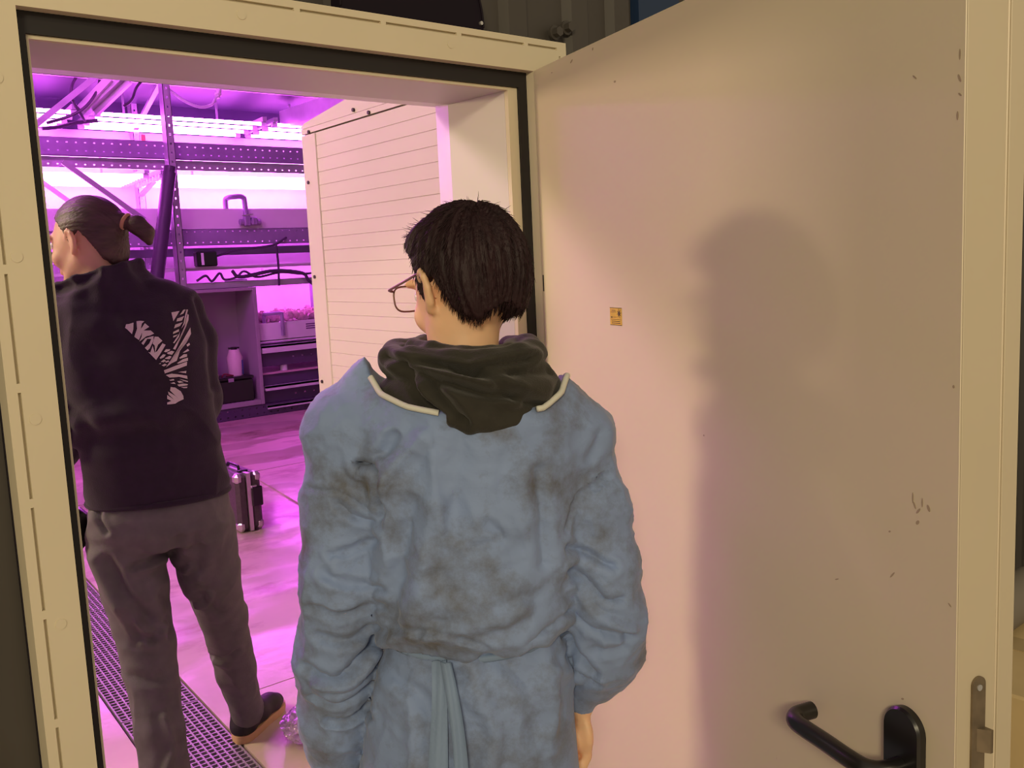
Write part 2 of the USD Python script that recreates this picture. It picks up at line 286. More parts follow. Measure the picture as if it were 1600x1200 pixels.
# ------------------------------------------------------------------ grow racks
PURP = (.95, .12, 1.10)
TUBE = emit('led_tube_light', PURP, 11.0)
TUBE_C = emit('ceiling_tube_light', PURP, 24.0)
def holes_row(x0, x1, z, pitch): return [(x, z) for x in np.arange(x0, x1, pitch)]
rack = thing('storage_rack', 'tall perforated steel growing rack spanning the room under purple lamps', 'rack')
XL, XR, RY, RD = .2, 8.6, 10.0, 1.35
def upright(x, y0, tilt=0):
    fr = holes(sbox(x, 0, x + .075, 4.2), [(x + .0375, zz) for zz in np.arange(.1, 4.1, .0925)], .018, .022)
    return cat_([xz_plate(fr, y0, y0 + .005), box(x, x + .005, y0, y0 + .11, 0, 4.2), box(x + .07, x + .075, y0, y0 + .04, 0, 4.2)])
UX = (1.35, 4.085, 6.85)
for x in UX:
    part(rack, 'upright', upright(x, RY - .12), STEEL, smooth=False)
    part(rack, 'upright', upright(x + .215, RY + RD), STEEL, smooth=False)
    for a, b in ((2.56, 2.76), (3.30, 3.62)):
        part(rack, 'side_brace', bar((x + .03, RY - .05, b), (x + .24, RY + RD, a), .05, .03), STEEL, smooth=False)
def beam(z0, z1, y, rows, mt, dark=True, pitch=.0865, x0=XL, x1=XR):
    pl = holes(sbox(x0, z0, x1, z1), [p for r in rows for p in holes_row(x0 + .08, x1 - .05, r, pitch)], .018, .013)
    part(rack, 'beam', cat_([xz_plate(pl, y, y + .004), box(x0, x1, y, y + .05, z1 - .004, z1), box(x0, x1, y, y + .05, z0, z0 + .004)]), mt, smooth=False)
beam(2.825, 3.00, RY, (2.955, 2.875), DARKST)
beam(2.720, 2.820, RY + .06, (2.750,), STEEL)
beam(1.925, 2.095, RY, (2.07, 1.955), DARKST)
beam(1.82, 1.905, RY + .35, (), DARKST)
beam(.0, .135, RY - .06, (.035, .10), DARKB)
beam(1.455, 1.525, RY - .03, (), STEEL)
beam(3.578, 3.638, RY - .02, (), WHITEP)
for a, b, w in (((3.52, RY - .06, 3.645), (2.84, RY - .06, 3.085), .055), ((3.06, RY - .05, 2.76), (3.80, RY - .05, 2.20), .05), ((2.74, RY + .35, 2.78), (3.45, RY + .35, 2.22), .045),
                ((6.0, RY - .05, 2.76), (6.8, RY - .05, 2.2), .05)):
    part(rack, 'diagonal_brace', bar(a, b, w, .02, (0, 1, 0)), STEEL, smooth=False)
part(rack, 'crosspiece', bar((5.72, 7.6, 3.40), (5.86, 10.6, 3.40), .16, .20), STEEL, smooth=False)
# shelf decks and trays
GROWW = mat('grow_panel', (.82, .82, .82), .4)
DECK = mat('shaded_deck', (.030, .026, .055), .5)  # dim deck underside and gaps between tubes put into a near-black colour
for zb, mt in ((3.60, DECK), (2.865, GROWW), (1.66, WHITEP)):
    part(rack, 'shelf_deck', box(XL, XR, RY + .10, RY + RD, zb, zb + .03), mt, smooth=False)
part(rack, 'back_panel', box(XL, XR, RY + RD + .13, RY + RD + .15, .0, 3.29), GROWW, label='white reflective back sheet', smooth=False)
part(rack, 'back_panel', box(XL, XR, RY + RD + .13, RY + RD + .15, 3.295, 4.2), DECK, label='upper back sheet darkened to paint shade between the lamp tubes', smooth=False)  # upper part coloured dark so the gaps between tubes read as shade
def tray(z0, z1, x0, x1, label, name='grow_tray', y0=RY + .015):
    t = thing(name, label, 'tray', 'grow trays on the rack')
    o = m3.Manifold.cube((x1 - x0, RD - .08, z1 - z0)).translate((x0, y0, z0)) - m3.Manifold.cube((x1 - x0 - .03, RD - .11, z1 - z0)).translate((x0 + .015, y0 + .015, z0 + .03))
    part(t, 'basin', o, WHITEP, smooth=False); return t
t1 = tray(2.10, 2.315, 1.5, 4.05, 'long white grow tray on the rack left of the perforated post')
t2 = tray(2.10, 2.315, 4.19, 6.8, 'long white grow tray on the rack carrying the bent drain pipe')
t3 = tray(.84, 1.035, 4.995, 8.0, 'white grow tray of pink lettuce right of the grey cabinet')
for k, (z0, z1) in enumerate(((.70, .78), (.275, .325), (.070, .108))):
    part(rack, 'shelf_lip', box(4.99, XR, RY - .05 - .02 * k, RY + .32, z1 - .02, z1), WHITEP, smooth=False)
    part(rack, 'shelf_lip', box(4.99, XR, RY - .05 - .02 * k, RY - .03 - .02 * k, z0, z1), WHITEP, smooth=False)
for z0, z1, r in ((.545, .70, (.63,)), (.33, .455, ()), (.108, .275, (.20,))):
    pl = holes(sbox(4.99, z0, XR, z1), [p for q in r for p in holes_row(5.4, XR - .05, q, .12)], .03, .02)
    part(rack, 'riser_panel', xz_plate(pl, RY + .0, RY + .01), DARKB, smooth=False)
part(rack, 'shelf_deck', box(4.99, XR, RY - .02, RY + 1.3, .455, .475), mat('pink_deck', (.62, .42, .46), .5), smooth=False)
part(rack, 'shelf_deck', box(4.99, XR, RY + .02, RY + 1.3, .815, .83), WHITEP, smooth=False)
# tubes
def fixture(x0, x1, z, ys, dxs, label, group):
    t = thing('grow_light', label, 'grow light', group)
    for y, dx in zip(ys, dxs):
        part(t, 'light_tube', cyl((x0 + dx, y, z), (x1 + dx, y, z), .021, 8), TUBE, smooth=True)
        for xx in (x0 + dx, x1 + dx): part(t, 'end_cap', cyl((xx - .03, y, z), (xx + .03, y, z), .026, 8), WHITEP)
    for xx in (x0 - .0, x1 + .0):
        part(t, 'mounting_rail', bar((xx + dxs[0], ys[0] - .05, z + .05), (xx + dxs[-1], ys[-1] + .05, z + .05), .05, .05), STEEL, smooth=False)
    hz_ = {3.30: 3.60, 2.665: 2.865, 1.47: 1.66}.get(z, z + .2)
    for xx in (x0 + .4, x1 - .4): part(t, 'hanger', box(xx - .01, xx + .01, ys[1] - .01, ys[1] + .01, z + .02, hz_ - .001), STEEL, smooth=False)
    return t
ROWS = [10.36, 10.69, 11.02, 11.33]; DX = [0, .055, .105, .15]
for (a, b), w in zip(((-.4, 1.19), (1.36, 3.34), (3.57, 5.43), (5.57, 7.5)), ('beyond the door jamb', 'at the left, behind the diagonal brace', 'in the middle, behind the perforated posts', 'at the right, above the cream partition')):
    fixture(a, b, 3.30, ROWS, DX, f'top row purple LED tube lamp {w}', 'top row of grow lights')
ROW2 = list(np.linspace(10.20, 11.28, 9)); DX2 = list(np.linspace(0, .16, 9))
for (a, b), w in zip(((1.4, 3.95), (4.12, 6.75)), ('left of the perforated post', 'right of the perforated post')):
    fixture(a, b, 2.665, ROW2, DX2, f'second row dense purple LED tube lamp {w}', 'second row of grow lights')
fixture(5.0, 7.9, 1.47, [10.3, 10.6, 10.9], [0, .05, .1], 'purple LED tube lamp over the lettuce tray right of the cabinet', 'lettuce tray lights')
fixture(1.4, 7.6, 4.55, [10.3, 10.8], [0, .05], 'highest purple LED tube lamp hidden above the rack', 'highest grow lights')
# ceiling lamps on the door side of the room (above the picture)
for k, (xx0, xx1, yy) in enumerate(((-2.6, .6, 5.2), (.8, 4.0, 7.3))):
    t = thing('grow_light', f'purple LED tube lamp hung from the ceiling {("left of the doorway", "in front of the rack")[k]}', 'grow light', 'ceiling grow lights')
    for q in range(4): part(t, 'light_tube', cyl((xx0, yy + .25 * q, 4.35), (xx1, yy + .25 * q, 4.35), .021, 8), TUBE_C, smooth=True)
    for xx in (xx0, xx1):
        part(t, 'mounting_rail', box(xx - .025, xx + .025, yy - .05, yy + .8, 4.37, 4.42), STEEL, smooth=False); part(t, 'hanger', cyl((xx, yy + .37, 4.42), (xx, yy + .37, 4.899), .006, 6), STEEL)

# lettuce
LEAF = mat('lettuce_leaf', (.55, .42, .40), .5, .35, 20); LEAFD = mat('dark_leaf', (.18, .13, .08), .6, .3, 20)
def lettuce(seed, s):
    r = np.random.default_rng(seed); V, Fc = [], []
    for k in range(16):
        a = k * 2.4 + r.uniform(-.3, .3); e = r.uniform(.25, 1.2); L = s * r.uniform(.7, 1.1); w = L * .38
        d = np.array([math.cos(a) * math.cos(e), math.sin(a) * math.cos(e), math.sin(e)]); q = np.array([-math.sin(a), math.cos(a), 0]); u = np.cross(d, q)
        for i, (t_, ww, cu) in enumerate(((0, .15, 0), (.4, .9, .12), (.75, 1.0, .05), (1.0, .35, -.12))):
            c = d * L * t_ + u * -cu * L; V += [c - q * w * ww, c + u * -.06 * L, c + q * w * ww]
        b = len(V) - 12
        for i in range(3):
            for j in range(2): o = b + i * 3 + j; Fc += [[o, o + 1, o + 4], [o, o + 4, o + 3]]
    return trimesh.Trimesh(np.array(V), np.array(Fc), process=False)
lets = [lettuce(k, .13) for k in range(5)]
part(t3, 'growing_board', box(5.02, 7.98, RY + .04, RY + RD - .09, 1.0, 1.022), WHITEP, smooth=False)
k = 0; ORD = ('front', 'second', 'middle', 'fourth', 'back')
for j in range(5):
    for i in range(13):
        p = (5.12 + .17 * i + rng.uniform(-.03, .03), RY + .20 + .22 * j + rng.uniform(-.03, .03), 1.022); m = lets[k % 5].copy(); m.apply_scale(rng.uniform(.8, 1.2)); m.apply_translation(p)
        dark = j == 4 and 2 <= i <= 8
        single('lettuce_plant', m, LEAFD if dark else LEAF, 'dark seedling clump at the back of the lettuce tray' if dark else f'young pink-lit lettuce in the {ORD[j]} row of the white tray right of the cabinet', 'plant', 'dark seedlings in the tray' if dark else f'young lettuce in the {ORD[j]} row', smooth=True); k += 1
part(rack, 'tray_support', box(6.3, 6.42, RY + 1.0, RY + 1.1, 1.05, 1.45), DARKST, smooth=False)
bt = thing('white_bottle', 'small white bottle on the low pink shelf right of the cabinet', 'bottle', loc=(5.30, RY + .06, .4755))
part(bt, 'body', cyl((0, 0, 0), (0, 0, .12), .042, 16), WHITEP); part(bt, 'cap', cyl((0, 0, .12), (0, 0, .15), .022, 14), WHITEP)
for dx, a in ((0, .22), (.12, .10)):
    single('metal_rod', tube(np.array([(5.95 + dx, RY + .06, .485 + .016), (6.9, RY + .1 + a, .491 + .01)]), .012, 8), STEEL, f'loose metal rod lying on the low pink shelf, {"front" if dx == 0 else "rear"} one', 'rod')

# grey open cabinet with its contents
cb = thing('open_cabinet', 'grey open-fronted cabinet standing on the rack base', 'cabinet')
CABG = mat('grey_cabinet', (.36, .35, .34), .55, .06)
cx0, cx1, cy0, cy1, cz0, cz1 = 4.172, 4.965, 9.925, 10.38, .1355, 1.452
part(cb, 'side_panel', box(cx0, cx0 + .045, cy0, cy1 - .0, cz0, cz1, .004), CABG); part(cb, 'side_panel', box(cx1 - .045, cx1, cy0, cy1, cz0, cz1, .004), CABG)
part(cb, 'top_panel', box(cx0 + .045, cx1 - .045, cy0 + .003, cy1, cz1 - .035, cz1, .004), CABG); part(cb, 'base_panel', box(cx0 + .045, cx1 - .045, cy0 + .003, cy1, cz0, cz0 + .055, .004), CABG)
part(cb, 'back_panel', box(cx0 + .045, cx1 - .045, cy1 - .015, cy1, cz0 + .055, cz1 - .035), CABG)

part(rack, 'shelf_deck', box(XL, 4.99, RY - .01, RY + RD, .115, .135), DARKST, smooth=False)
bz = cz0 + .0555
bx_ = thing('black_crate', 'black lidded tool crate standing in the bottom of the grey cabinet', 'crate')
part(bx_, 'crate_body', box(4.20, 4.86, 9.96, 10.30, bz, bz + .25, .012), BLACKP); part(bx_, 'lid', box(4.195, 4.868, 9.95, 10.31, bz + .251, bz + .285, .01), BLACKP)
part(bx_, 'lid_catch', cat_([box(4.34, 4.40, 9.938, 9.952, bz + .235, bz + .275), box(4.56, 4.62, 9.938, 9.952, bz + .235, bz + .275)]), GREYP, smooth=False)
ct = bz + .2855
cn = thing('white_canister', 'white plastic canister with a blue stripe on the black crate in the cabinet', 'canister', loc=(4.735, 10.12, ct))
part(cn, 'body', m3.Manifold.batch_hull([m3.Manifold.cylinder(.2, .078, .086, 24).translate((0, 0, 0)), m3.Manifold.cylinder(.29, .06, .055, 24)]), mat('offwhite_plastic', (.72, .66, .58), .45), smooth=40)
part(cn, 'cap', cat_([cyl((0, 0, .290), (0, 0, .318), .034, 18), box(-.06, .055, -.02, .02, .30, .315)]), BLACKP)
part(cn, 'label_stripe', trimesh.creation.annulus(.0805, .0868, .16, sections=24).apply_translation((0, 0, .09)).slice_plane([.045, 0, 0], [1, 0, 0]), mat('blue_stripe', (.1, .2, .5), .5), smooth=False)
for i, (x, w, h) in enumerate(((4.36, .05, .035), (4.47, .07, .028))):
    single('small_tin', cat_([cyl((x, 10.06, ct), (x, 10.06, ct + h), w / 2, 16), cyl((x, 10.06, ct + h), (x, 10.06, ct + h + .008), w / 2 + .003, 16)]), SILVER, f'small metal tin on the black crate in the cabinet, {"left" if i == 0 else "right"} one of two', 'tin')
single('red_cable', tube(smooth_path([(4.52, 10.02, ct + .008), (4.57, 10.05, ct + .035), (4.62, 10.0, ct + .02), (4.655, 10.03, ct + .01), (4.60, 10.09, ct + .008)]), .008, 8), mat('red_cable_sheath', (.18, .02, .03), .5), 'dark red cable coiled on the black crate beside the white canister', 'cable')

# pipes and cables on the rack
PIPE = mat('black_pipe', (.055, .038, .065), .5)
single('black_pipe', cat_([cyl((4.02, 9.74, 2.66), (3.42, 9.66, .0), .068, 24), cyl((4.02, 9.74, 2.66), (4.034, 9.742, 2.72), .058, 20)]), PIPE, 'thick black drain pipe leaning in front of the perforated post behind the dark-jacketed person', 'pipe')
dp = thing('drain_pipe', 'bent dark overflow pipe hooked over the edge of the white grow tray', 'pipe')
part(dp, 'pipe', tube(smooth_path([(4.75, 10.06, 2.26), (4.75, 10.06, 2.40), (4.765, 10.04, 2.43), (4.80, 10.0, 2.44), (4.89, 9.985, 2.445), (4.925, 9.98, 2.43), (4.935, 9.98, 2.40), (4.945, 9.98, 2.17)], 6), .028, 10), DARKST)
part(dp, 'valve_body', cat_([cyl((4.86, 9.975, 2.165), (5.10, 9.975, 2.165), .036, 10), box(4.90, 4.97, 9.93, 9.99, 2.12, 2.24, .01), box(4.99, 5.05, 9.93, 9.99, 2.13, 2.22, .01)]), DARKST)
part(dp, 'valve_lever', bar((4.88, 9.94, 2.235), (5.0, 9.93, 2.25), .02, .012), SILVER)
dp2 = thing('drain_pipe', 'small bent drain pipe on the lettuce tray beside the grey cabinet', 'pipe')
part(dp2, 'pipe', tube(smooth_path([(5.10, 10.06, 1.00), (5.10, 10.06, 1.12), (5.12, 10.03, 1.135), (5.27, 9.99, 1.135), (5.285, 9.985, 1.11), (5.285, 9.985, .88)], 6), .022, 8), DARKST)
sg = thing('tray_sticker', 'small dark printed label on the front of the white tray beside the post', 'label'); part(sg, 'print', cat_([box(4.0, 4.03, 10.0125, 10.0148, 2.17 + .03 * i, 2.185 + .03 * i) for i in range(3)] + [box(3.975, 4.04, 10.0138, 10.0148, 2.15, 2.26)]), mat('dark_print', (.16, .06, .2), .5), smooth=False)
sg = thing('tray_sticker', 'small dark printed label on the front of the lettuce tray', 'label'); part(sg, 'print', cat_([box(5.60, 5.72, 10.0125, 10.0148, .93 + .025 * i, .943 + .025 * i) for i in range(3)]), mat('dark_print_b', (.16, .06, .2), .5), smooth=False)
# driver box, cable bundle below the second tray
part(rack, 'tray_underside', box(4.2, 8.0, RY + .05, RY + RD, 1.685, 1.70), WHITEP, smooth=False)
drv = thing('lamp_driver', 'dark lamp driver box with a white label hanging under the tray beam', 'driver box')
part(drv, 'housing', box(4.33, 4.56, 9.96, 10.06, 1.70, 1.86, .012), BLACKP); part(drv, 'label', box(4.375, 4.405, 9.957, 9.961, 1.715, 1.845), WHITEP, smooth=False)
CAB = mat('black_cable', (.07, .045, .085), .5)
def wire(pts, r, label, name='cable', m=None, n=8, group=None): return single(name, tube(smooth_path(pts, n), r, 6), m or CAB, label, 'cable', group)
wire([(4.55, 10.02, 1.80), (4.8, 10.0, 1.86), (5.0, 9.98, 1.88), (5.25, 9.97, 1.91), (5.42, 9.99, 1.99)], .012, 'black cable curving up from the driver box to the tray beam')
wire([(4.30, 9.95, 1.55), (4.40, 9.94, 1.60), (4.47, 9.95, 1.54), (4.56, 9.94, 1.62), (4.62, 9.96, 1.55), (4.75, 9.94, 1.57), (4.85, 9.95, 1.63), (5.0, 9.94, 1.56), (5.3, 9.95, 1.60), (5.6, 9.94, 1.57), (6.1, 9.95, 1.60), (6.9, 9.95, 1.55)], .013, 'tangled black cable lying along the shelf bar above the cabinet')
wire([(4.7, 9.93, 1.64), (4.80, 9.93, 1.57), (5.2, 9.93, 1.62), (5.55, 9.93, 1.58), (5.62, 9.92, 1.50), (5.72, 9.92, 1.42), (5.80, 9.92, 1.40)], .020, 'thick black cable end drooping below the shelf bar at the right')
wire([(5.25, 9.93, 1.92), (5.26, 9.93, 1.7), (5.25, 9.93, 1.45)], .014, 'thin dark hanger cable crossing the shelf gap, left one', 'hanger_cable')
wire([(6.0, 9.93, 1.92), (5.99, 9.93, 1.7), (5.98, 9.93, 1.46)], .014, 'thin dark hanger cable crossing the shelf gap, right one', 'hanger_cable')
WH = mat('pale_hose', (.7, .7, .75), .4)
hs = thing('supply_hose', 'pale thin hose sagging from the post to a white connector under the top tray', 'hose')
part(hs, 'hose', tube(smooth_path([(4.17, 9.95, 3.53), (4.32, 9.93, 3.42), (4.48, 9.92, 3.365), (4.62, 9.93, 3.40), (4.70, 9.95, 3.50)], 8), .016, 8), WH)
part(hs, 'connector', cat_([cyl((4.70, 9.95, 3.48), (4.74, 9.96, 3.58), .028, 12), cyl((4.735, 9.96, 3.56), (4.75, 9.97, 3.67), .016, 10), cyl((4.715, 9.955, 3.51), (4.722, 9.957, 3.53), .036, 12)]), WHITEP)
wire([(3.95, 10.0, 3.62), (3.86, 9.99, 3.52), (3.80, 9.98, 3.40), (3.72, 10.0, 3.33)], .014, 'dark cable looping down beside the perforated post near the ceiling')
wire([(3.35, 10.1, 3.64), (3.24, 10.0, 3.50), (3.22, 9.98, 3.36), (3.30, 10.0, 3.22), (3.36, 10.1, 3.18)], .014, 'dark cable loop hanging left of the lamp driver rail')
wire([(3.55, 10.1, 3.66), (3.48, 10.0, 3.48), (3.34, 9.98, 3.30), (3.18, 10.0, 3.20), (3.0, 10.1, 3.14)], .014, 'dark cable trailing along the lamp driver rail')
wire([(3.5, 10.15, 3.2), (3.3, 10.2, 3.17), (3.12, 10.2, 3.12), (2.98, 10.2, 3.10)], .018, 'short dark cable below the lamp driver rail')
rl = thing('driver_rail', 'slanting metal rail with lamp drivers between the top lamps', 'rail')
part(rl, 'rail', bar((3.36, 10.2, 3.24), (3.72, 9.9, 3.62), .10, .05), STEEL, smooth=False)
part(rl, 'driver', bar((3.34, 10.12, 3.30), (3.58, 9.92, 3.58), .06, .07), WHITEP, smooth=False); part(rl, 'driver', bar((3.50, 10.18, 3.28), (3.78, 9.95, 3.58), .07, .06), STEEL, smooth=False)
# yellow safety guard on the rear post foot of the top row, red guard strip
single('yellow_guard', box(4.235, 4.28, RY + RD - .03, RY + RD - .01, 2.9, 3.15), mat('yellow_guard_paint', (.9, .6, .05), .5), 'small yellow guard strip left of the rear post in the top lamp row', 'guard', smooth=False)
single('red_guard', box(4.385, 4.425, RY + RD - .03, RY + RD - .01, 2.9, 3.25), mat('red_guard_paint', (.8, .10, .05), .5), 'small red guard strip right of the rear post in the top lamp row', 'guard', smooth=False)

# tool case on the floor
CASE = mat('case_shell', (.085, .07, .066), .45, .2, 40, bump=.3, bscale=300)
tc = thing('tool_case', 'black aluminium-edged tool case standing upright on the wet floor', 'case', loc=(2.54, 5.56, .0), rotz=-3)
w_, l_, h_ = .165, .46, .375
part(tc, 'shell', box(0, w_ * .47, 0, l_, .008, h_, .022), CASE); part(tc, 'shell', box(w_ * .53, w_, 0, l_, .008, h_, .022), CASE)
fr = m3.Manifold.cube((.026, l_ + .008, h_ - .004)).translate((w_ / 2 - .013, -.004, .006)) - m3.Manifold.cube((.03, l_ - .03, h_ - .04)).translate((w_ / 2 - .015, .015, .024))
part(tc, 'edge_frame', fr, SILVER, label='light aluminium frame strip round the case', smooth=False)
for sx_ in (0, 1):
    for yy in (0, 1):
        for zz in (0, 1):
            X = 0 if sx_ == 0 else w_; Y = 0 if yy == 0 else l_; Z = .008 if zz == 0 else h_; e = .066
            c = box(X - .004 if sx_ == 0 else X - e * .8, X + e * .8 if sx_ == 0 else X + .004, Y - .004 if yy == 0 else Y - e, Y + e if yy == 0 else Y + .004, Z - .004 if zz == 0 else Z - e, Z + e if zz == 0 else Z + .004, .020)
            part(tc, 'corner', c, SILVER)
part(tc, 'handle', tube(smooth_path([(w_ / 2, .14, h_), (w_ / 2, .145, h_ + .02), (w_ / 2, .17, h_ + .028), (w_ / 2, .29, h_ + .028), (w_ / 2, .315, h_ + .02), (w_ / 2, .32, h_)], 5), .009, 8), BLACKP)
for yy in (.07, .36): part(tc, 'latch', box(w_ / 2 - .03, w_ / 2 + .03, yy, yy + .035, h_ - .004, h_ + .010, .003), BLACKP)
part(tc, 'side_clasp', box(w_ * .5 + .012, w_ + .0, -.018, .004, .16, .285, .006), BLACKP); part(tc, 'side_clasp', box(w_ / 2 + .01, w_ / 2 + .05, -.012, 0, .275, .295, .004), SILVER)

# drain gratings: bearing bars along, cross bars across, frame
GRATE = mat('grating_steel', (.36, .32, .35), .5, .15, 30, metal=.3)
def grating():
    L, W = 1.345, .285; t = thing('drain_grating', 'floor drain grating', 'grating', 'floor drain gratings')
    part(t, 'frame', cat_([box(-W / 2, -W / 2 + .006, 0, L, -.03, 0), box(W / 2 - .006, W / 2, 0, L, -.03, 0), box(-W / 2 + .006, W / 2 - .006, 0, .006, -.03, 0), box(-W / 2 + .006, W / 2 - .006, L - .006, L, -.03, 0)]), GRATE, smooth=False)
    for x in np.linspace(-W / 2 + .006, W / 2 - .006, 12)[1:-1]: part(t, 'bearing_bar', box(x - .0030, x + .0030, .006, L - .006, -.028, -.0005), GRATE, smooth=False)
    for y in np.linspace(0, L, 50)[1:-1]: part(t, 'cross_bar', box(-W / 2 + .006, W / 2 - .006, y - .0036, y + .0036, -.018, -.0008), GRATE, smooth=False)
    return t
g0 = grating(); ga = -math.degrees(math.atan2(GD[0], GD[1]))
def gset(g, k):
    o = GO + GD * (.215 + 1.352 * k)
    x = UsdGeom.Xform(g); x.ClearXformOpOrder(); x.AddTranslateOp().Set(Gf.Vec3d(o[0], o[1], -.0005)); x.AddRotateZOp().Set(ga)
gset(g0, 0); g0.SetCustomDataByKey('label', 'steel drain grating nearest the doorway, under the right shoe of the dark-jacketed person')
for k, lb in ((1, 'steel drain grating in the middle of the row, just past the right shoe'), (2, 'steel drain grating farthest from the doorway')):
    o = GO + GD * (.215 + 1.352 * k); copy_of(g0, (o[0], o[1], -.0005), ga, lb)
PITM = mat('drain_pit', (.03, .02, .025), .5)
o = GO; single('drain_channel', bar((*(GO - GD * .55), -.112), (*(GO + GD * 4.08), -.112), .30, .012), PITM, 'dark drain channel bottom under the floor gratings', 'drain', kind='structure', smooth=False)

# crumpled plastic bag and cable near the right sleeve
def crumple(r, seed, sq=(1, 1, .7), amp=.35):
    m = trimesh.creation.icosphere(4, r); v = m.vertices; n_ = v / np.linalg.norm(v, axis=1, keepdims=True)
    d = meshkit.fbm(n_ * 2.6 + seed * 7.1, 3, seed); dd = np.abs(meshkit.fbm(n_ * 5 + seed * 3.3, 2, seed + 4) - .5)
    m.vertices = v * (1 + amp * (d - .5) * 2 - .5 * dd)[:, None] * np.array(sq); m.vertices[:, 2] -= m.vertices[:, 2].min(); return m
BAG = mat('clear_plastic', (.72, .55, .78), .10, .1, 20, extra={'transmission_weight': .5, 'coat_weight': 1.0})
single('plastic_bag', crumple(.085, 3, amp=.22).apply_translation((1.505, 2.90, .0)), BAG, 'small crumpled shiny plastic bag on the floor beside the drain', 'bag', smooth=35)
wire([(1.36 + .12, 2.98, .012), (1.50, 3.03, .012), (1.56, 3.06, .012), (1.64, 3.02, .012), (1.69, 2.93, .012)], .010, 'dark cable on the floor beside the crumpled plastic bag', 'floor_cable')

# housing above the door frame, goods right of the open door
dk = thing('round_fan_cover', 'dark half-round cover on the wall above the door frame', 'cover')
DRK = mat('dark_housing', (.010, .006, .012), .6, spec=.15)
half = Point(1.170, 2.116).buffer(.172, 48).intersection(sbox(0, 2.1065, 3, 3))
part(dk, 'cover', xz_plate(half, 1.574, 1.6045), DRK, smooth=False)
part(dk, 'rim', tube(np.array([[1.170 + .171 * math.cos(t), 1.573, 2.116 + .171 * math.sin(t)] for t in np.linspace(-.03, math.pi + .03, 60)]), .0022, 8), DRK, smooth=True)
part(dk, 'screw', cat_([cyl((1.334, 1.575, 2.119), (1.334, 1.569, 2.119), .004, 12)]), SILVER)
# goods standing in the hall beyond the open door
YB = mat('cream_carton', (.62, .47, .24), .7, .08, 6)
cr = thing('carton_stack', 'pale yellow carton at the right edge, half hidden behind the open door', 'carton')
part(cr, 'carton', box(2.15, 2.75, .78, 1.28, 0.001, .62, .006), YB); part(cr, 'tape', box(2.40, 2.48, .7795, 1.2805, .02, .6215), mat('carton_tape', (.5, .38, .2), .4), smooth=False)
single('grey_roll', tube(np.array([(2.2, .98, .682), (2.7, .98, .682)]), .06, 24), mat('grey_roll_cloth', (.22, .19, .15), .8), 'grey cloth roll lying on the pale carton at the right edge', 'roll')
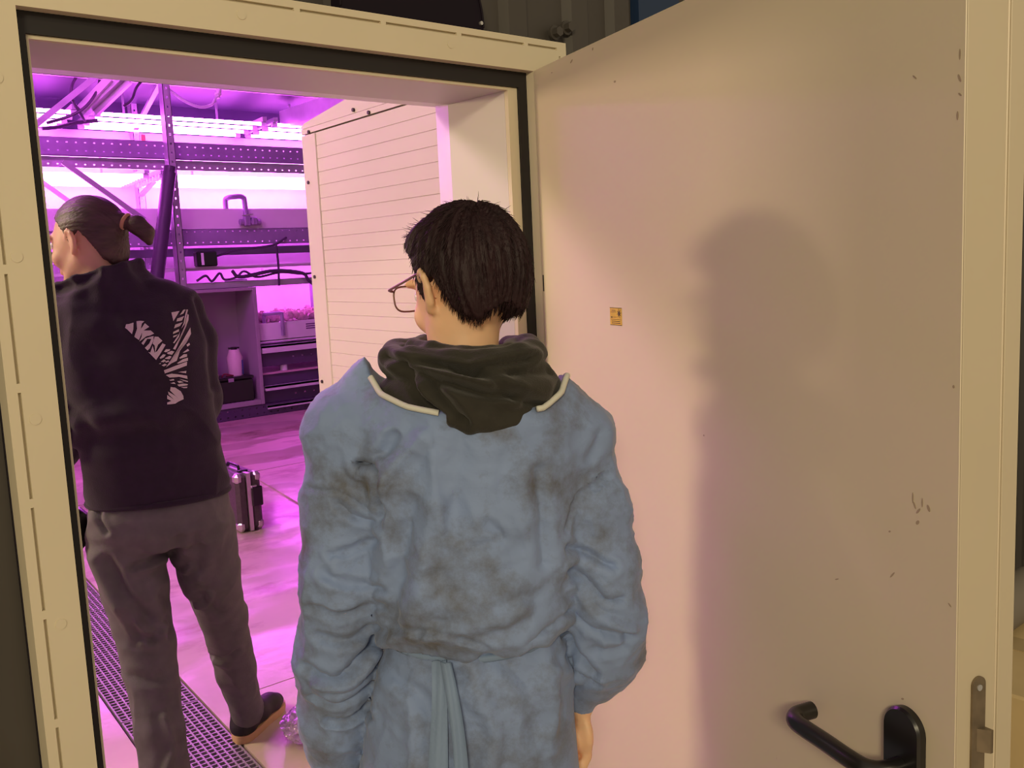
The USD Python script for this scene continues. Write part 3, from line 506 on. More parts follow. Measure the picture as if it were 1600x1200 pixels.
# ================================================================== PEOPLE: signed-distance modelling on a grid
from scipy.ndimage import map_coordinates, gaussian_filter
class Field:
    def __init__(s, lo, hi, h):
        s.lo, s.h = np.array(lo, float), h; s.n = np.ceil((np.array(hi) - lo) / h).astype(int) + 1
        s.ax = [s.lo[i] + h * np.arange(s.n[i]) for i in range(3)]; s.D = np.full(s.n, 1.0, np.float32)
    def sub(s, lo, hi, m):
        sl = tuple(slice(max(int((lo[i] - m - s.lo[i]) / s.h), 0), min(int((hi[i] + m - s.lo[i]) / s.h) + 2, s.n[i])) for i in range(3))
        return sl, np.stack(np.meshgrid(*[s.ax[i][sl[i]].astype(np.float32) for i in range(3)], indexing='ij'), -1)
    def put(s, d, sl, k):
        o = s.D[sl]
        if k > 0: hh = np.clip(.5 + .5 * (o - d) / k, 0, 1); s.D[sl] = o * (1 - hh) + d * hh - k * hh * (1 - hh)
        else: s.D[sl] = np.minimum(o, d)
    def cone(s, a, b, ra, rb=None, k=.02, sq=None):
        rb = ra if rb is None else rb; a, b = np.array(a, np.float32), np.array(b, np.float32); r = max(ra, rb)
        sl, P = s.sub(np.minimum(a, b) - r, np.maximum(a, b) + r, .04 + k)
        if P.size == 0: return s
        ab = b - a; t = np.clip(((P - a) @ ab) / (ab @ ab), 0, 1); q = P - a - t[..., None] * ab
        s.put(np.linalg.norm(q, axis=-1) - (ra + (rb - ra) * t), sl, k); return s
    def path(s, pts, rs, k=.02):
        for i in range(len(pts) - 1): s.cone(pts[i], pts[i + 1], rs[i], rs[i + 1], k)
        return s
    def ell(s, c, r, Rm=None, k=.02, cut=False):
        c, r = np.array(c, np.float32), np.array(r, np.float32); e = max(r)
        sl, P = s.sub(c - e, c + e, .04 + k)
        q = (P - c) if Rm is None else (P - c) @ np.array(Rm, np.float32)
        k0 = np.linalg.norm(q / r, axis=-1); k1 = np.linalg.norm(q / r ** 2, axis=-1); d = k0 * (k0 - 1) / np.maximum(k1, 1e-6)
        if cut:
            o = s.D[sl]; hh = np.clip(.5 - .5 * (o + d) / k, 0, 1); s.D[sl] = o * (1 - hh) - d * hh + k * hh * (1 - hh)
        else: s.put(d, sl, k)
        return s
    def loft(s, zs, cx, cy, a, b, k=.02, p=2.0, lo=None):
        zs = np.array(zs, float); o = np.argsort(zs); f = lambda v, z: np.interp(z, zs[o], np.broadcast_to(np.array(v, float), zs.shape)[o])
        m = float(np.max(a)) + .05; sl, P = s.sub((np.min(cx) - m, np.min(cy) - m, zs.min()), (np.max(cx) + m, np.max(cy) + m, zs.max()), .05)
        z = P[..., 2]; A, B = f(a, z), f(b, z); d = ((np.abs((P[..., 0] - f(cx, z)) / A) ** p + np.abs((P[..., 1] - f(cy, z)) / B) ** p) ** (1 / p) - 1) * np.minimum(A, B)
        dz = np.maximum(zs.min() - z, z - zs.max()); s.put(np.maximum(d, dz).astype(np.float32), sl, k); return s
    def cut(s, fn):                          # remove where fn(P) < 0
        P = np.stack(np.meshgrid(*[a.astype(np.float32) for a in s.ax], indexing='ij'), -1); s.D = np.maximum(s.D, -fn(P).astype(np.float32)); return s
    def at(s, p):
        return map_coordinates(s.D, ((np.asarray(p) - s.lo) / s.h).T, order=1, mode='nearest')
    def back(s, x, z, front=False):          # y of the surface seen from behind (the -y side)
        x, z = np.atleast_1d(x), np.atleast_1d(z); ys = s.ax[1]; out = np.zeros(len(x))
        P = np.stack([np.repeat(x, len(ys)), np.tile(ys, len(x)), np.repeat(z, len(ys))], 1); d = s.at(P).reshape(len(x), -1)
        for i in range(len(x)):
            q = np.nonzero(d[i] < 0)[0]
            if len(q) == 0: out[i] = np.nan; continue
            j = q[0]; out[i] = ys[j] - s.h * (d[i][j] / (d[i][j] - d[i][j - 1])) if j > 0 else ys[0]
        bad = np.isnan(out)
        if bad.any() and (~bad).any(): out[bad] = np.interp(np.nonzero(bad)[0], np.nonzero(~bad)[0], out[~bad])
        return out
    def mesh(s):
        """naive surface nets"""
        D = s.D; S = D < 0; c = [slice(None, -1), slice(1, None)]
        cs = [(i, j, k) for i in (0, 1) for j in (0, 1) for k in (0, 1)]
        cnt = sum(S[c[i], c[j], c[k]].astype(np.int8) for i, j, k in cs); act = (cnt > 0) & (cnt < 8)
        idx = np.full(act.shape, -1, np.int64); A = np.argwhere(act); idx[act] = np.arange(len(A))
        acc = np.zeros((len(A), 3)); w = np.zeros(len(A))
        for (i, j, k) in cs:
            for ax in range(3):
                if (i, j, k)[ax] == 1: continue
                o1 = np.array([i, j, k]); o2 = o1.copy(); o2[ax] = 1
                d1, d2 = D[tuple((A + o1).T)], D[tuple((A + o2).T)]; x = (d1 < 0) != (d2 < 0)
                t = np.where(x, d1 / np.where(x, d1 - d2, 1), 0); p = o1 + np.zeros((len(A), 3)); p[:, ax] += t
                acc[x] += p[x]; w[x] += 1
        V = s.lo + s.h * (A + acc / w[:, None]); F = []
        for ax in range(3):
            u, v = (ax + 1) % 3, (ax + 2) % 3; sl1 = [slice(1, -1)] * 3; sl1[ax] = slice(0, -1); sl2 = list(sl1); sl2[ax] = slice(1, None)
            a, b = S[tuple(sl1)], S[tuple(sl2)]; E = np.argwhere(a != b); off = np.ones(3, int); off[ax] = 0; E2 = E + off
            inside = a[tuple(E.T)]; du = np.zeros(3, int); du[u] = 1; dv = np.zeros(3, int); dv[v] = 1
            q = [idx[tuple((E2 - x).T)] for x in (du + dv, dv, 0 * du, du)]; Q = np.stack(q, 1); Q[~inside] = Q[~inside][:, ::-1]; F.append(Q)
        F = np.vstack(F); return trimesh.Trimesh(V, np.vstack([F[:, [0, 1, 2]], F[:, [0, 2, 3]]]), process=False)
def relax(m, it):
    """Taubin smoothing, after dropping stray specks"""
    from scipy.sparse import coo_matrix
    from scipy.sparse.csgraph import connected_components
    v, f = np.array(m.vertices), np.array(m.faces); n = len(v); i = np.concatenate([f[:, 0], f[:, 1], f[:, 2]]); j = np.concatenate([f[:, 1], f[:, 2], f[:, 0]])
    A = coo_matrix((np.ones(2 * len(i)), (np.r_[i, j], np.r_[j, i])), (n, n)).tocsr(); A.data[:] = 1
    k, lab = connected_components(A, False); keep = np.bincount(lab) > 300; fm = keep[lab[f[:, 0]]]
    d = np.maximum(np.asarray(A.sum(1)).ravel(), 1)[:, None]
    for _ in range(it):
        for w in (.5, -.52): v = v + w * ((A @ v) / d - v)
    f = f[fm]; used = np.unique(f); mp = np.full(n, -1); mp[used] = np.arange(len(used)); return trimesh.Trimesh(v[used], mp[f], process=False)
def vnorm(m):
    v, f = m.vertices, m.faces; n = np.zeros_like(v); c = np.cross(v[f[:, 1]] - v[f[:, 0]], v[f[:, 2]] - v[f[:, 0]])
    for k in range(3): np.add.at(n, f[:, k], c)
    return n / (np.linalg.norm(n, axis=1, keepdims=True) + 1e-20)
def seg_dist(p, poly):
    best = np.full(len(p), 9.0)
    for a, b in zip(poly[:-1], poly[1:]):
        ab = b - a; t = np.clip(((p - a) @ ab) / (ab @ ab + 1e-12), 0, 1); best = np.minimum(best, np.linalg.norm(p - a - t[:, None] * ab, axis=1))
    return best
def creases(m, lst, conv, side=-1, smooth_iter=0):
    """soft folds drawn as polylines on the (x, z) side of a garment that faces the viewer; positive = ridge"""
    n = vnorm(m); mask = np.clip((side * n[:, 1] + .15) / .4, 0, 1); xz = m.vertices[:, [0, 2]]; d = np.zeros(len(xz))
    for pts, w, h in lst:
        P = smooth_path(np.array([conv(*q) for q in pts]), 5) if len(pts) > 2 else np.array([conv(*q) for q in pts])
        r = seg_dist(xz, P); d += h * np.exp(-(r / w) ** 2) - .35 * h * np.exp(-(np.abs(r - 1.9 * w) / w) ** 2)
    m.vertices = m.vertices + n * (d * mask)[:, None]; return m
def wrinkle(m, amp, scale, seed, stretch=(1, 1, 1), ridged=True, mask=1.0):
    n = vnorm(m); q = m.vertices * np.array(stretch) * scale; f = meshkit.fbm(q + seed * 3.7, 3, seed)
    if ridged: g = 1 - np.abs(meshkit.fbm(q * 1.3 + seed * 9.1, 2, seed + 5) * 2 - 1) * 2.2; f = .5 * f + .35 * g
    m.vertices = m.vertices + n * (amp * mask * (f - f.mean()))[:, None]; return m
def crinkle(m, amp, scale, seed, stretch=(1, 1, 1), p=4, mask=1.0):
    """sharp crease lines of stiff non-woven cloth"""
    n = vnorm(m); q = m.vertices * np.array(stretch) * scale; w = np.stack([meshkit.noise(q * .8 + k * 17.3, seed + k) for k in range(3)], -1); g = 1 - np.abs(meshkit.noise(q + 1.3 * w + seed, seed + 9) * 2 - 1); d = np.clip(g, 0, 1) ** p
    m.vertices = m.vertices + n * (amp * mask * (d - d.mean()))[:, None]; return m
def affine(pairs):
    A = np.array([[px, py, 1] for (px, py), _ in pairs], float); Bm = np.array([b for _, b in pairs]); C = np.linalg.lstsq(A, Bm, rcond=None)[0]
    return lambda px, py: np.array([px, py, 1.0]) @ C
def rotz(a): c, s = math.cos(a), math.sin(a); return np.array([[c, -s, 0], [s, c, 0], [0, 0, 1]])
def rotx(a): c, s = math.cos(a), math.sin(a); return np.array([[1, 0, 0], [0, c, -s], [0, s, c]])
def roty(a): c, s = math.cos(a), math.sin(a); return np.array([[c, 0, s], [0, 1, 0], [-s, 0, c]])

def head_sdf(F, hc, Rh, s=1.0, k=.012):
    """skull, face, ears, jaw in head axes (x right, y forward, z up)"""
    T = lambda p: hc + Rh @ (np.array(p) * s)
    E = lambda c, r, kk=k, Rl=np.eye(3), cut=False: F.ell(T(c), np.array(r) * s, (Rh @ Rl), kk, cut)
    E((0, -.012, .030), (.075, .096, .094)); E((0, .035, -.010), (.060, .062, .085), .02)
    F.cone(T((0, .020, -.052)), T((0, .066, -.098)), .045 * s, .023 * s, .025)
    for sx in (-1, 1):
        F.cone(T((sx * .045, .0, -.042)), T((sx * .018, .066, -.098)), .020 * s, .017 * s, .02)
        E((sx * .033, .070, -.028), (.023, .022, .024), .015); E((sx * .034, .086, .030), (.026, .012, .009), .012)
        E((sx * .032, .102, .008), (.016, .013, .011), .008, cut=True)
        # ear: rim, lobe, bowl
        rim = [(.074, .010, .020), (.081, .003, .032), (.087, -.010, .036), (.090, -.022, .026), (.088, -.026, .008), (.083, -.020, -.012), (.078, -.008, -.024)]
        F.path([T((sx * x, y, z)) for x, y, z in rim], [.0055 * s] * 5 + [.0065 * s, .0075 * s], .004)
        E((sx * .081, -.011, .006), (.0055, .016, .026), .006, rotz(sx * .5)); 
    F.cone(T((0, .094, .012)), T((0, .112, -.022)), .008 * s, .0125 * s, .012); E((0, .104, -.028), (.017, .011, .008), .008)
    E((0, .090, -.058), (.024, .010, .006), .006); E((0, .089, -.067), (.020, .010, .006), .006)
    return T
def hand_sdf(F, w, d, side, thumb, curl=.25, s=1.0):
    """w wrist, d pointing direction, side = across the palm towards the thumb, thumb = direction the thumb leans out"""
    d, side = _unit(d), _unit(side); n = np.cross(d, side)
    pc = w + d * .05 * s
    F.ell(pc, np.array([.040, .046, .0155]) * s, np.stack([side, d, n], 1), .012)
    for i, (o, L, r) in enumerate(((.028, .074, .0086), (.0095, .083, .0088), (-.0095, .077, .0084), (-.027, .060, .0076))):
        a = w + d * .088 * s + side * o * s; c1, c2 = curl * (1 + .15 * i), curl * 2.1
        b = a + (d * math.cos(c1) + n * thumb * math.sin(c1)) * L * .46 * s; c = b + (d * math.cos(c2) + n * thumb * math.sin(c2)) * L * .32 * s; e = c + (d * math.cos(c2 * 1.4) + n * thumb * math.sin(c2 * 1.4)) * L * .22 * s
        F.path([a - d * .02 * s, a, b, c, e], [r * s, r * s, r * .96 * s, r * .9 * s, r * .78 * s], .0035)
    t0 = w + d * .022 * s + side * .026 * s; t1 = t0 + (d * .62 + side * .55 + n * thumb * .30) * .036 * s; t2 = t1 + (d * .85 + side * .22 + n * thumb * .35) * .030 * s; t3 = t2 + (d * .95 + side * .0 + n * thumb * .3) * .022 * s
    F.path([t0, t1, t2, t3], [.0135 * s, .0115 * s, .0100 * s, .0082 * s], .006)
def place(o, P, yax):
    x = UsdGeom.Xform(o); x.ClearXformOpOrder(); x.AddTranslateOp().Set(Gf.Vec3d(*P)); x.AddRotateZOp().Set(-math.degrees(math.atan2(yax[0], yax[1])))
def skin(name, col):
    return mat(name, col, .5, .10, 14, .05, 260, extra={'subsurface_weight': .18, 'subsurface_radius': (.012, .004, .002), 'subsurface_scale': .6}, obj=True)
def strands(parent, name, roots, dirs, L, w, material, seed, bend=.3, grav=.4, jitter=.25):
    r = np.random.default_rng(seed); n = len(roots); d = dirs + r.normal(0, jitter, dirs.shape); d /= np.linalg.norm(d, axis=1, keepdims=True)
    L = L * r.uniform(.6, 1.25, n)[:, None]; P = [roots]
    for i in range(3): d = d + np.array([0, 0, -grav * .33]) + r.normal(0, bend * .2, d.shape); d /= np.linalg.norm(d, axis=1, keepdims=True); P.append(P[-1] + d * L / 3)
    P = np.stack(P, 1).reshape(-1, 3); c = UsdGeom.BasisCurves.Define(stage, f'{parent.GetPath()}/{numbered(parent.GetPath(), name)}')
    c.CreateTypeAttr('linear'); c.CreateCurveVertexCountsAttr(Vt.IntArray([4] * n)); c.CreatePointsAttr(Vt.Vec3fArray.FromNumpy(P.astype(np.float32)))
    c.CreateWidthsAttr(Vt.FloatArray.FromNumpy(np.tile(np.array([1, .9, .7, .25], np.float32) * w, n))); c.SetWidthsInterpolation('vertex')
    UsdShade.MaterialBindingAPI.Apply(c.GetPrim()).Bind(material); return tag(c.GetPrim(), kind='stuff')
# ------------------------------------------------------------------ the boy in the blue gown (own axes: x to his right, y ahead, z up)
BP, BY = np.array([.980, 1.225, 0.0]), np.array([.6247, .7809])
bl = affine([((725, 315), (.005, 1.729)), ((605, 555), (-.133, 1.488)), ((885, 590), (.159, 1.436)), ((470, 870), (-.297, 1.158)), ((1003, 930), (.274, 1.055)), ((462, 1120), (-.326, .877)), ((900, 1200), (.150, .750)), ((665, 1200), (-.111, .769)), ((740, 1003), (-.017, .991)), ((897, 815), (.163, 1.191))])
def bb(px, py): q = bl(px, py); return np.array([q[0] * .925, EYE - (EYE - q[1]) * .925])     # the same for the surface of his back, nearer the viewer
boy = thing('person', 'boy with short dark hair and glasses in a blue gown, standing in the doorway', 'person')
place(boy, BP, BY)
SKIN = skin('skin', (.80, .49, .30))
hc = np.array([.0, -.002, 1.584]); Rh = rotz(math.radians(35)) @ rotx(math.radians(-9))
WL, WR_ = np.array([-.268, .05, .775]), np.array([.166, .035, .850])
Fb = Field((-.42, -.26, .52), (.36, .30, 1.76), .0045)
HT = head_sdf(Fb, hc, Rh)
Fb.cone((-.012, -.016, 1.40), (-.004, -.016, 1.55), .060, .054, .02)
Fb.loft([1.43, 1.38, 1.2, 1.0, .9, .75], [-.01] * 6, [0] * 6, [.10, .155, .14, .125, .13, .13], [.06, .085, .09, .08, .09, .09], .04)
for sh, el, w in (((-.165, 0, 1.375), (-.225, -.02, 1.08), WL), ((.155, 0, 1.365), (.200, -.015, 1.08), WR_)):
    Fb.path([sh, el, w], [.05, .038, .024], .03)
hand_sdf(Fb, WR_ - np.array([0, 0, .005]), (-.02, .10, -1), (-.35, .93, .08), -1, .30, .95)
hand_sdf(Fb, WL, (.02, .12, -1), (.35, .93, .08), 1, .30, .95)
for sx in (-1, 1): Fb.path([(sx * .075, 0, .78), (sx * .075, .0, .56)], [.075, .065], .03)
bodym = Fb.mesh(); bodym = relax(bodym, 4)
body = part(boy, 'body', bodym, SKIN, smooth=True)
EYE_M = mat('eye_white', (.75, .72, .70), .2); EYE_D = mat('eye_dark', (.03, .02, .015), .2)
for sx in (-1, 1):
    e = trimesh.creation.icosphere(2, .0115).apply_translation(HT((sx * .032, .084, .008))); ep = part(body, 'eye', e, EYE_M, smooth=True)
    i_ = trimesh.creation.icosphere(2, .0065).apply_translation(HT((sx * .032, .0905, .008))); part(body, 'iris', i_, EYE_D, smooth=True)
part(body, 'lips', cat_([trimesh.creation.icosphere(2, 1).apply_scale((.019, .006, .0035)).apply_transform(np.vstack([np.c_[Rh, HT((0, .0965, z))], [0, 0, 0, 1]])) for z in (-.0585, -.066)]), skin('lip_skin', (.48, .20, .17)), smooth=True)
# hair: a shell over the skull with a hairline that follows the azimuth, then loose strands
HAIR = mat('dark_hair', (.019, .007, .0095), .55, .35, 60, .5, 220, spec=.25, stretch=(1, 1, .25), obj=True, extra={})
Fh = Field((-.16, -.19, 1.47), (.18, .19, 1.78), .0032)
Fh.ell(HT((0, -.016, .040)), (.087, .108, .103), Rh, .0); Fh.ell(HT((0, .050, .085)), (.062, .055, .042), Rh, .03); Fh.ell(HT((.0, -.066, .024)), (.074, .047, .070), Rh, .03)
Fh.ell(HT((-.004, -.072, -.026)), (.056, .026, .044), Rh, .03)
hp_az = np.radians([0, 25, 50, 66, 73, 80, 87, 92, 104, 112, 120, 132, 148, 165, 180])
hp_z = np.array([.088, .086, .070, .045, -.008, -.026, -.020, .012, .034, .006, -.022, -.042, -.048, -.038, -.036])
def hairline(P):
    q = (P - hc.astype(np.float32)) @ Rh.astype(np.float32); az = np.abs(np.arctan2(q[..., 0], q[..., 1] + .012))
    zz = np.interp(az, hp_az, hp_z) + .012 * (meshkit.noise(np.stack([q[..., 0] * 70, q[..., 1] * 70, q[..., 2] * 0], -1), 3) - .5)
    return (q[..., 2] - zz) * .8
Fh.cut(lambda P: hairline(P))
hm = Fh.mesh(); hm = relax(hm, 3)
def hair_flow(v):
    q = (v - hc) @ Rh; cr = np.array([.01, -.06, .13]); t = q - cr; n_ = q - np.array([0, -.015, .03]); n_ /= np.linalg.norm(n_, axis=1, keepdims=True)
    t = t + np.array([0, 0, -.06]) + np.array([.02, .03, 0]); t -= n_ * (t * n_).sum(1, keepdims=True); t /= np.linalg.norm(t, axis=1, keepdims=True) + 1e-9
    return t @ Rh.T, n_ @ Rh.T
fl_, nn_ = hair_flow(hm.vertices); s_ = np.cross(fl_, nn_)
az_ = (hm.vertices * s_).sum(1)
q_ = (hm.vertices - hc) @ Rh
clump = meshkit.fbm(np.stack([np.arctan2(q_[:, 0], q_[:, 1] + .06) * 9, q_[:, 2] * 10, q_[:, 1] * 12], 1) + 4, 3, 11) - .5
fine = meshkit.noise(np.stack([np.arctan2(q_[:, 0], q_[:, 1] + .06) * 34, q_[:, 2] * 16, q_[:, 1] * 26], 1), 12) - .5
hm.vertices += vnorm(hm) * (.018 * clump + .006 * fine)[:, None]
hair = part(boy, 'hair', hm, HAIR, smooth=True)
r_h = np.random.default_rng(5); hv, hn = hm.vertices, vnorm(hm); ok = np.nonzero((((hv - HT((0, -.012, .03))) * hn).sum(1) > .03))[0]
qh = (hv - hc) @ Rh; lowh = hairline(hv.astype(np.float32)) / .8; ok = ok[(lowh[ok] > .018) | (np.abs(np.arctan2(qh[ok, 0], qh[ok, 1])) > 2.1)]; pick = r_h.choice(ok, 8000); fl_, nn_ = hair_flow(hv[pick])
strands(hair, 'strands', hv[pick] - hn[pick] * .002, fl_ + hn[pick] * .03, .017, .0011, HAIR, 6, .25, .15, .09)
top = ok[((hv[ok] - hc) @ Rh)[:, 2] > .108]; pk = r_h.choice(top, 260); fl_, nn_ = hair_flow(hv[pk])
strands(hair, 'loose_strands', hv[pk] - hn[pk] * .002, fl_ + hn[pk] * .35, .018, .0009, HAIR, 7, .7, .1, .4)
fr_ = ok[(((hv[ok] - hc) @ Rh)[:, 1] > .075)]; pk = r_h.choice(fr_, 380); fl_, nn_ = hair_flow(hv[pk])
strands(hair, 'fringe_strands', hv[pk] - hn[pk] * .002, (np.array([[-.25, .8, -.15]]) @ Rh.T) + hn[pk] * .35, .024, .0009, HAIR, 8, 1.2, .5, .4)
# glasses
GLF = mat('glasses_frame', (.20, .11, .09), .35, metal=.4)
glass = usdkit.material(stage, '/World/Looks/lens', {'t': ('transparent_bsdf', {}), 'g': ('glossy_bsdf', {'roughness': .02}), 'f': ('fresnel', {'IOR': 1.35}), 'm': ('mix_closure', {})}, [('f.fac', 'm.fac'), ('t.BSDF', 'm.closure1'), ('g.BSDF', 'm.closure2')], surface='m.closure')
gl = UsdGeom.Xform.Define(stage, f'{boy.GetPath()}/{numbered(boy.GetPath(), "glasses")}').GetPrim(); tag(gl, 'thin-framed glasses')
for sx in (-1, 1):
    ring = [(sx * (.036 + .0285 * np.sign(math.cos(t)) * abs(math.cos(t)) ** .62), .127 - .008 * abs(.036 + .0285 * math.cos(t)) / .06, .010 + .0215 * np.sign(math.sin(t)) * abs(math.sin(t)) ** .68) for t in np.linspace(0, 2 * math.pi, 33)]
    rp_ = np.array([HT(p) for p in ring]); part(gl, 'rim', tube(rp_, .0016, 8, False), GLF, smooth=True)
    c_ = rp_[:-1].mean(0); part(gl, 'lens', trimesh.Trimesh(np.vstack([rp_[:-1], c_]), np.array([[i, (i + 1) % 32, 32] for i in range(32)]), process=False), glass, smooth=True)
    tp = [(sx * .0645, .119, .024), (sx * .0715, .117, .025), (sx * .0765, .104, .026), (sx * .080, .04, .032), (sx * .083, .004, .035), (sx * .086, -.016, .030), (sx * .085, -.026, .014)]
    part(gl, 'temple', tube(smooth_path([HT(p) for p in tp], 5), .0021, 8), GLF, smooth=True)
part(gl, 'bridge', tube(smooth_path([HT(p) for p in ((-.0085, .1265, .016), (0, .128, .019), (.0085, .1265, .016))], 5), .0013, 8), GLF, smooth=True)

# gown
GOWN = mat('blue_gown_cloth', (.195, .272, .475), .72, .10, 5, .22, 110, dirt=(.095, .098, .11), dirt_amt=(.47, .72), dscale=9, obj=True, detail=5, extra={'sheen_weight': .15})
Fg = Field((-.40, -.27, .42), (.34, .27, 1.53), .0055)
beltz = lambda x: 1.014 + .70 * (x + .012) ** 2
Z = [1.47, 1.43, 1.38, 1.30, 1.20, 1.10, 1.045, 1.01]
Fg.loft(Z, [-.005, -.005, -.008, -.006, -.004, -.010, -.014, -.014], [-.005, -.008, -.012, -.014, -.012, -.014, -.016, -.010], [.120, .155, .185, .186, .176, .168, .166, .150], [.085, .105, .122, .130, .134, .138, .140, .112], .03, 2.3)
Fg.path([(-.045, -.005, 1.415), (-.145, -.005, 1.398), (-.205, -.002, 1.362), (-.222, -.010, 1.24), (-.234, -.018, 1.12), (-.250, .005, .97), (-.263, .03, .86), (-.266, .045, .78)], [.070, .054, .066, .062, .062, .066, .061, .050], .03)
Fg.path([(-.266, .045, .785), (-.268, .05, .745)], [.046, .030], .012)
Fg.path([(.040, -.005, 1.40), (.130, -.005, 1.385), (.170, -.002, 1.340), (.196, -.010, 1.22), (.207, -.018, 1.12), (.211, -.010, 1.03), (.206, .008, .955), (.192, .024, .905)], [.070, .052, .056, .053, .055, .064, .061, .046], .03)
Fg.path([(.186, .026, .895), (.168, .034, .866), (.166, .035, .846)], [.036, .027, .022], .012)
Fg.path([(-.154, -.02, 1.488), (-.170, -.01, 1.455), (-.195, 0, 1.40)], [.009, .026, .05], .02)
Fg.put(np.full(Fg.n, 9, np.float32), (slice(None),) * 3, 0)
# skirt below the waist tie: its top is tucked in under the bloused back
F2 = Field((-.40, -.27, .42), (.34, .27, 1.53), .0055)
F2.loft([1.05, 1.005, .955, .85, .76, .60, .44], [-.014, -.014, -.020, -.030, -.036, -.036, -.036], [-.008] * 7, [.138, .150, .164, .179, .190, .200, .208], [.100, .108, .122, .134, .142, .152, .160], .0, 2.3)
Pg = np.stack(np.meshgrid(*[a.astype(np.float32) for a in Fg.ax], indexing='ij'), -1)
tors = (np.abs(Pg[..., 0] + .012) < .150) 
Fg.D = np.where(tors & (Pg[..., 2] < beltz(Pg[..., 0]) + .02), np.maximum(Fg.D, beltz(Pg[..., 0]) - Pg[..., 2]), Fg.D)
Fg.D = np.minimum(Fg.D, F2.D)
# neck opening
nx = np.array([-.20, -.1585, -.142, -.100, -.050, .02, .112, .143, .1575, .20]); nz = np.array([1.60, 1.462, 1.437, 1.419, 1.409, 1.402, 1.405, 1.424, 1.448, 1.60])
def nline(x): return np.interp(x, nx, nz)
Fg.cut(lambda P: np.where(np.abs(P[..., 0]) < .2, nline(P[..., 0]) + np.clip(P[..., 1], 0, .1) * .2 - P[..., 2], 1.0) * -.8 * -1)
gm = Fg.mesh(); gm = relax(gm, 6)
g_ = lambda X, Y: (430 + X / 1.818, 540 + Y / 1.818)
GF = [([g_(232, 345), g_(290, 352), g_(297, 480)], .010, -.016), ([g_(415, 250), g_(345, 330), g_(300, 420)], .020, .012), ([g_(335, 245), g_(300, 300), g_(235, 335)], .012, -.008),
      ([g_(385, 440), g_(350, 600), g_(312, 790)], .022, -.012), ([g_(450, 430), g_(420, 620), g_(380, 800)], .028, .009), ([g_(745, 340), g_(752, 460), g_(760, 600)], .016, -.008), ([g_(700, 330), g_(690, 480)], .03, .008),
      ([g_(600, 480), g_(640, 520), g_(560, 545)], .012, -.005), ([g_(520, 230), g_(505, 420)], .03, -.006), ([g_(830, 520), g_(870, 440), g_(960, 385)], .007, -.006),
      ([g_(440, 800), g_(560, 770), g_(700, 720)], .018, .010), ([g_(330, 800), g_(480, 790), g_(600, 830)], .009, -.006), ([g_(720, 820), g_(790, 790), g_(835, 770)], .010, -.006), ([g_(420, 690), g_(560, 720), g_(700, 650)], .03, .007),
      ([g_(85, 420), g_(180, 425), g_(290, 490)], .006, -.005), ([g_(175, 455), g_(235, 500), g_(292, 500)], .012, -.010), ([g_(150, 605), g_(220, 590), g_(292, 560)], .010, -.008), ([g_(130, 660), g_(210, 690), g_(292, 700)], .012, -.009), ([g_(85, 770), g_(180, 790), g_(285, 755)], .012, -.009),
      ([g_(110, 860), g_(200, 870), g_(292, 830)], .013, -.010), ([g_(62, 960), g_(160, 985), g_(270, 890)], .014, -.013), ([g_(95, 1000), g_(190, 1000), g_(262, 930)], .012, .012), ([g_(80, 1050), g_(160, 1075), g_(250, 1040)], .012, -.012), ([g_(120, 1140), g_(190, 1145), g_(250, 1110)], .010, -.012),
      ([g_(832, 575), g_(880, 600), g_(970, 640)], .011, -.010), ([g_(838, 640), g_(900, 690), g_(950, 735), g_(1000, 740)], .010, -.010), ([g_(850, 700), g_(930, 790), g_(1030, 835)], .013, .010), ([g_(845, 770), g_(920, 830), g_(1030, 860)], .010, -.009), ([g_(842, 870), g_(870, 920), g_(925, 985)], .012, -.016),
      ([g_(850, 930), g_(880, 990), g_(935, 1020)], .010, -.010), ([g_(930, 900), g_(1000, 900), g_(1030, 860)], .012, -.008), ([g_(870, 470), g_(950, 380)], .006, -.004), ([g_(905, 330), g_(930, 260)], .014, -.007), ([g_(880, 1060), g_(915, 1020)], .008, -.006),
      ([g_(310, 860), g_(420, 900), g_(560, 900)], .022, .009), ([g_(330, 960), g_(420, 1010), g_(430, 1150)], .02, -.009), ([g_(600, 880), g_(700, 940), g_(740, 1100)], .025, -.008), ([g_(770, 840), g_(790, 1000), g_(800, 1180)], .02, .008), ([g_(560, 950), g_(620, 1080), g_(600, 1180)], .022, .008)]
GF = [(p, w * .62, h * .88) for p, w, h in GF]
def cloth_mask(m):
    v = m.vertices; k = np.clip((np.abs(v[:, 0] - .17) + np.maximum(v[:, 2] - .855, 0) * 1.2 - .02) / .08, .12, 1); k[v[:, 0] < .1] = 1
    k = np.where((v[:, 0] < -.22) & (v[:, 2] < .80), np.clip((v[:, 2] - .745) / .05, .15, 1), k)
    return k * np.clip((nline(v[:, 0]) - v[:, 2]) / .03, .05, 1)
gk = cloth_mask(gm); v0 = np.array(gm.vertices); creases(gm, GF, bb); gm.vertices = v0 + (gm.vertices - v0) * gk[:, None]
wrinkle(gm, .006, 6, 3, (1, 1, .7), mask=gk); wrinkle(gm, .0045, 18, 9, (1, .6, 1), mask=gk); crinkle(gm, .007, 7, 3, (1, 1, .8), mask=gk); crinkle(gm, .0045, 15, 8, (1, 1, .7), mask=gk); crinkle(gm, .0022, 34, 5, mask=gk)
gown = part(boy, 'gown', gm, GOWN, label='blue non-woven gown with grey smudges', smooth=True)
PIP = mat('white_piping', (.62, .62, .56), .7, bump=.2, bscale=400)
tx = np.concatenate([np.linspace(-.1575, -.14, 5), np.linspace(-.135, .138, 30), np.linspace(.143, .1565, 5)]); tz = nline(tx) - .001; ty = Fg.back(tx, tz - .006)
ty = gaussian_filter(ty, 1.5, mode='nearest')
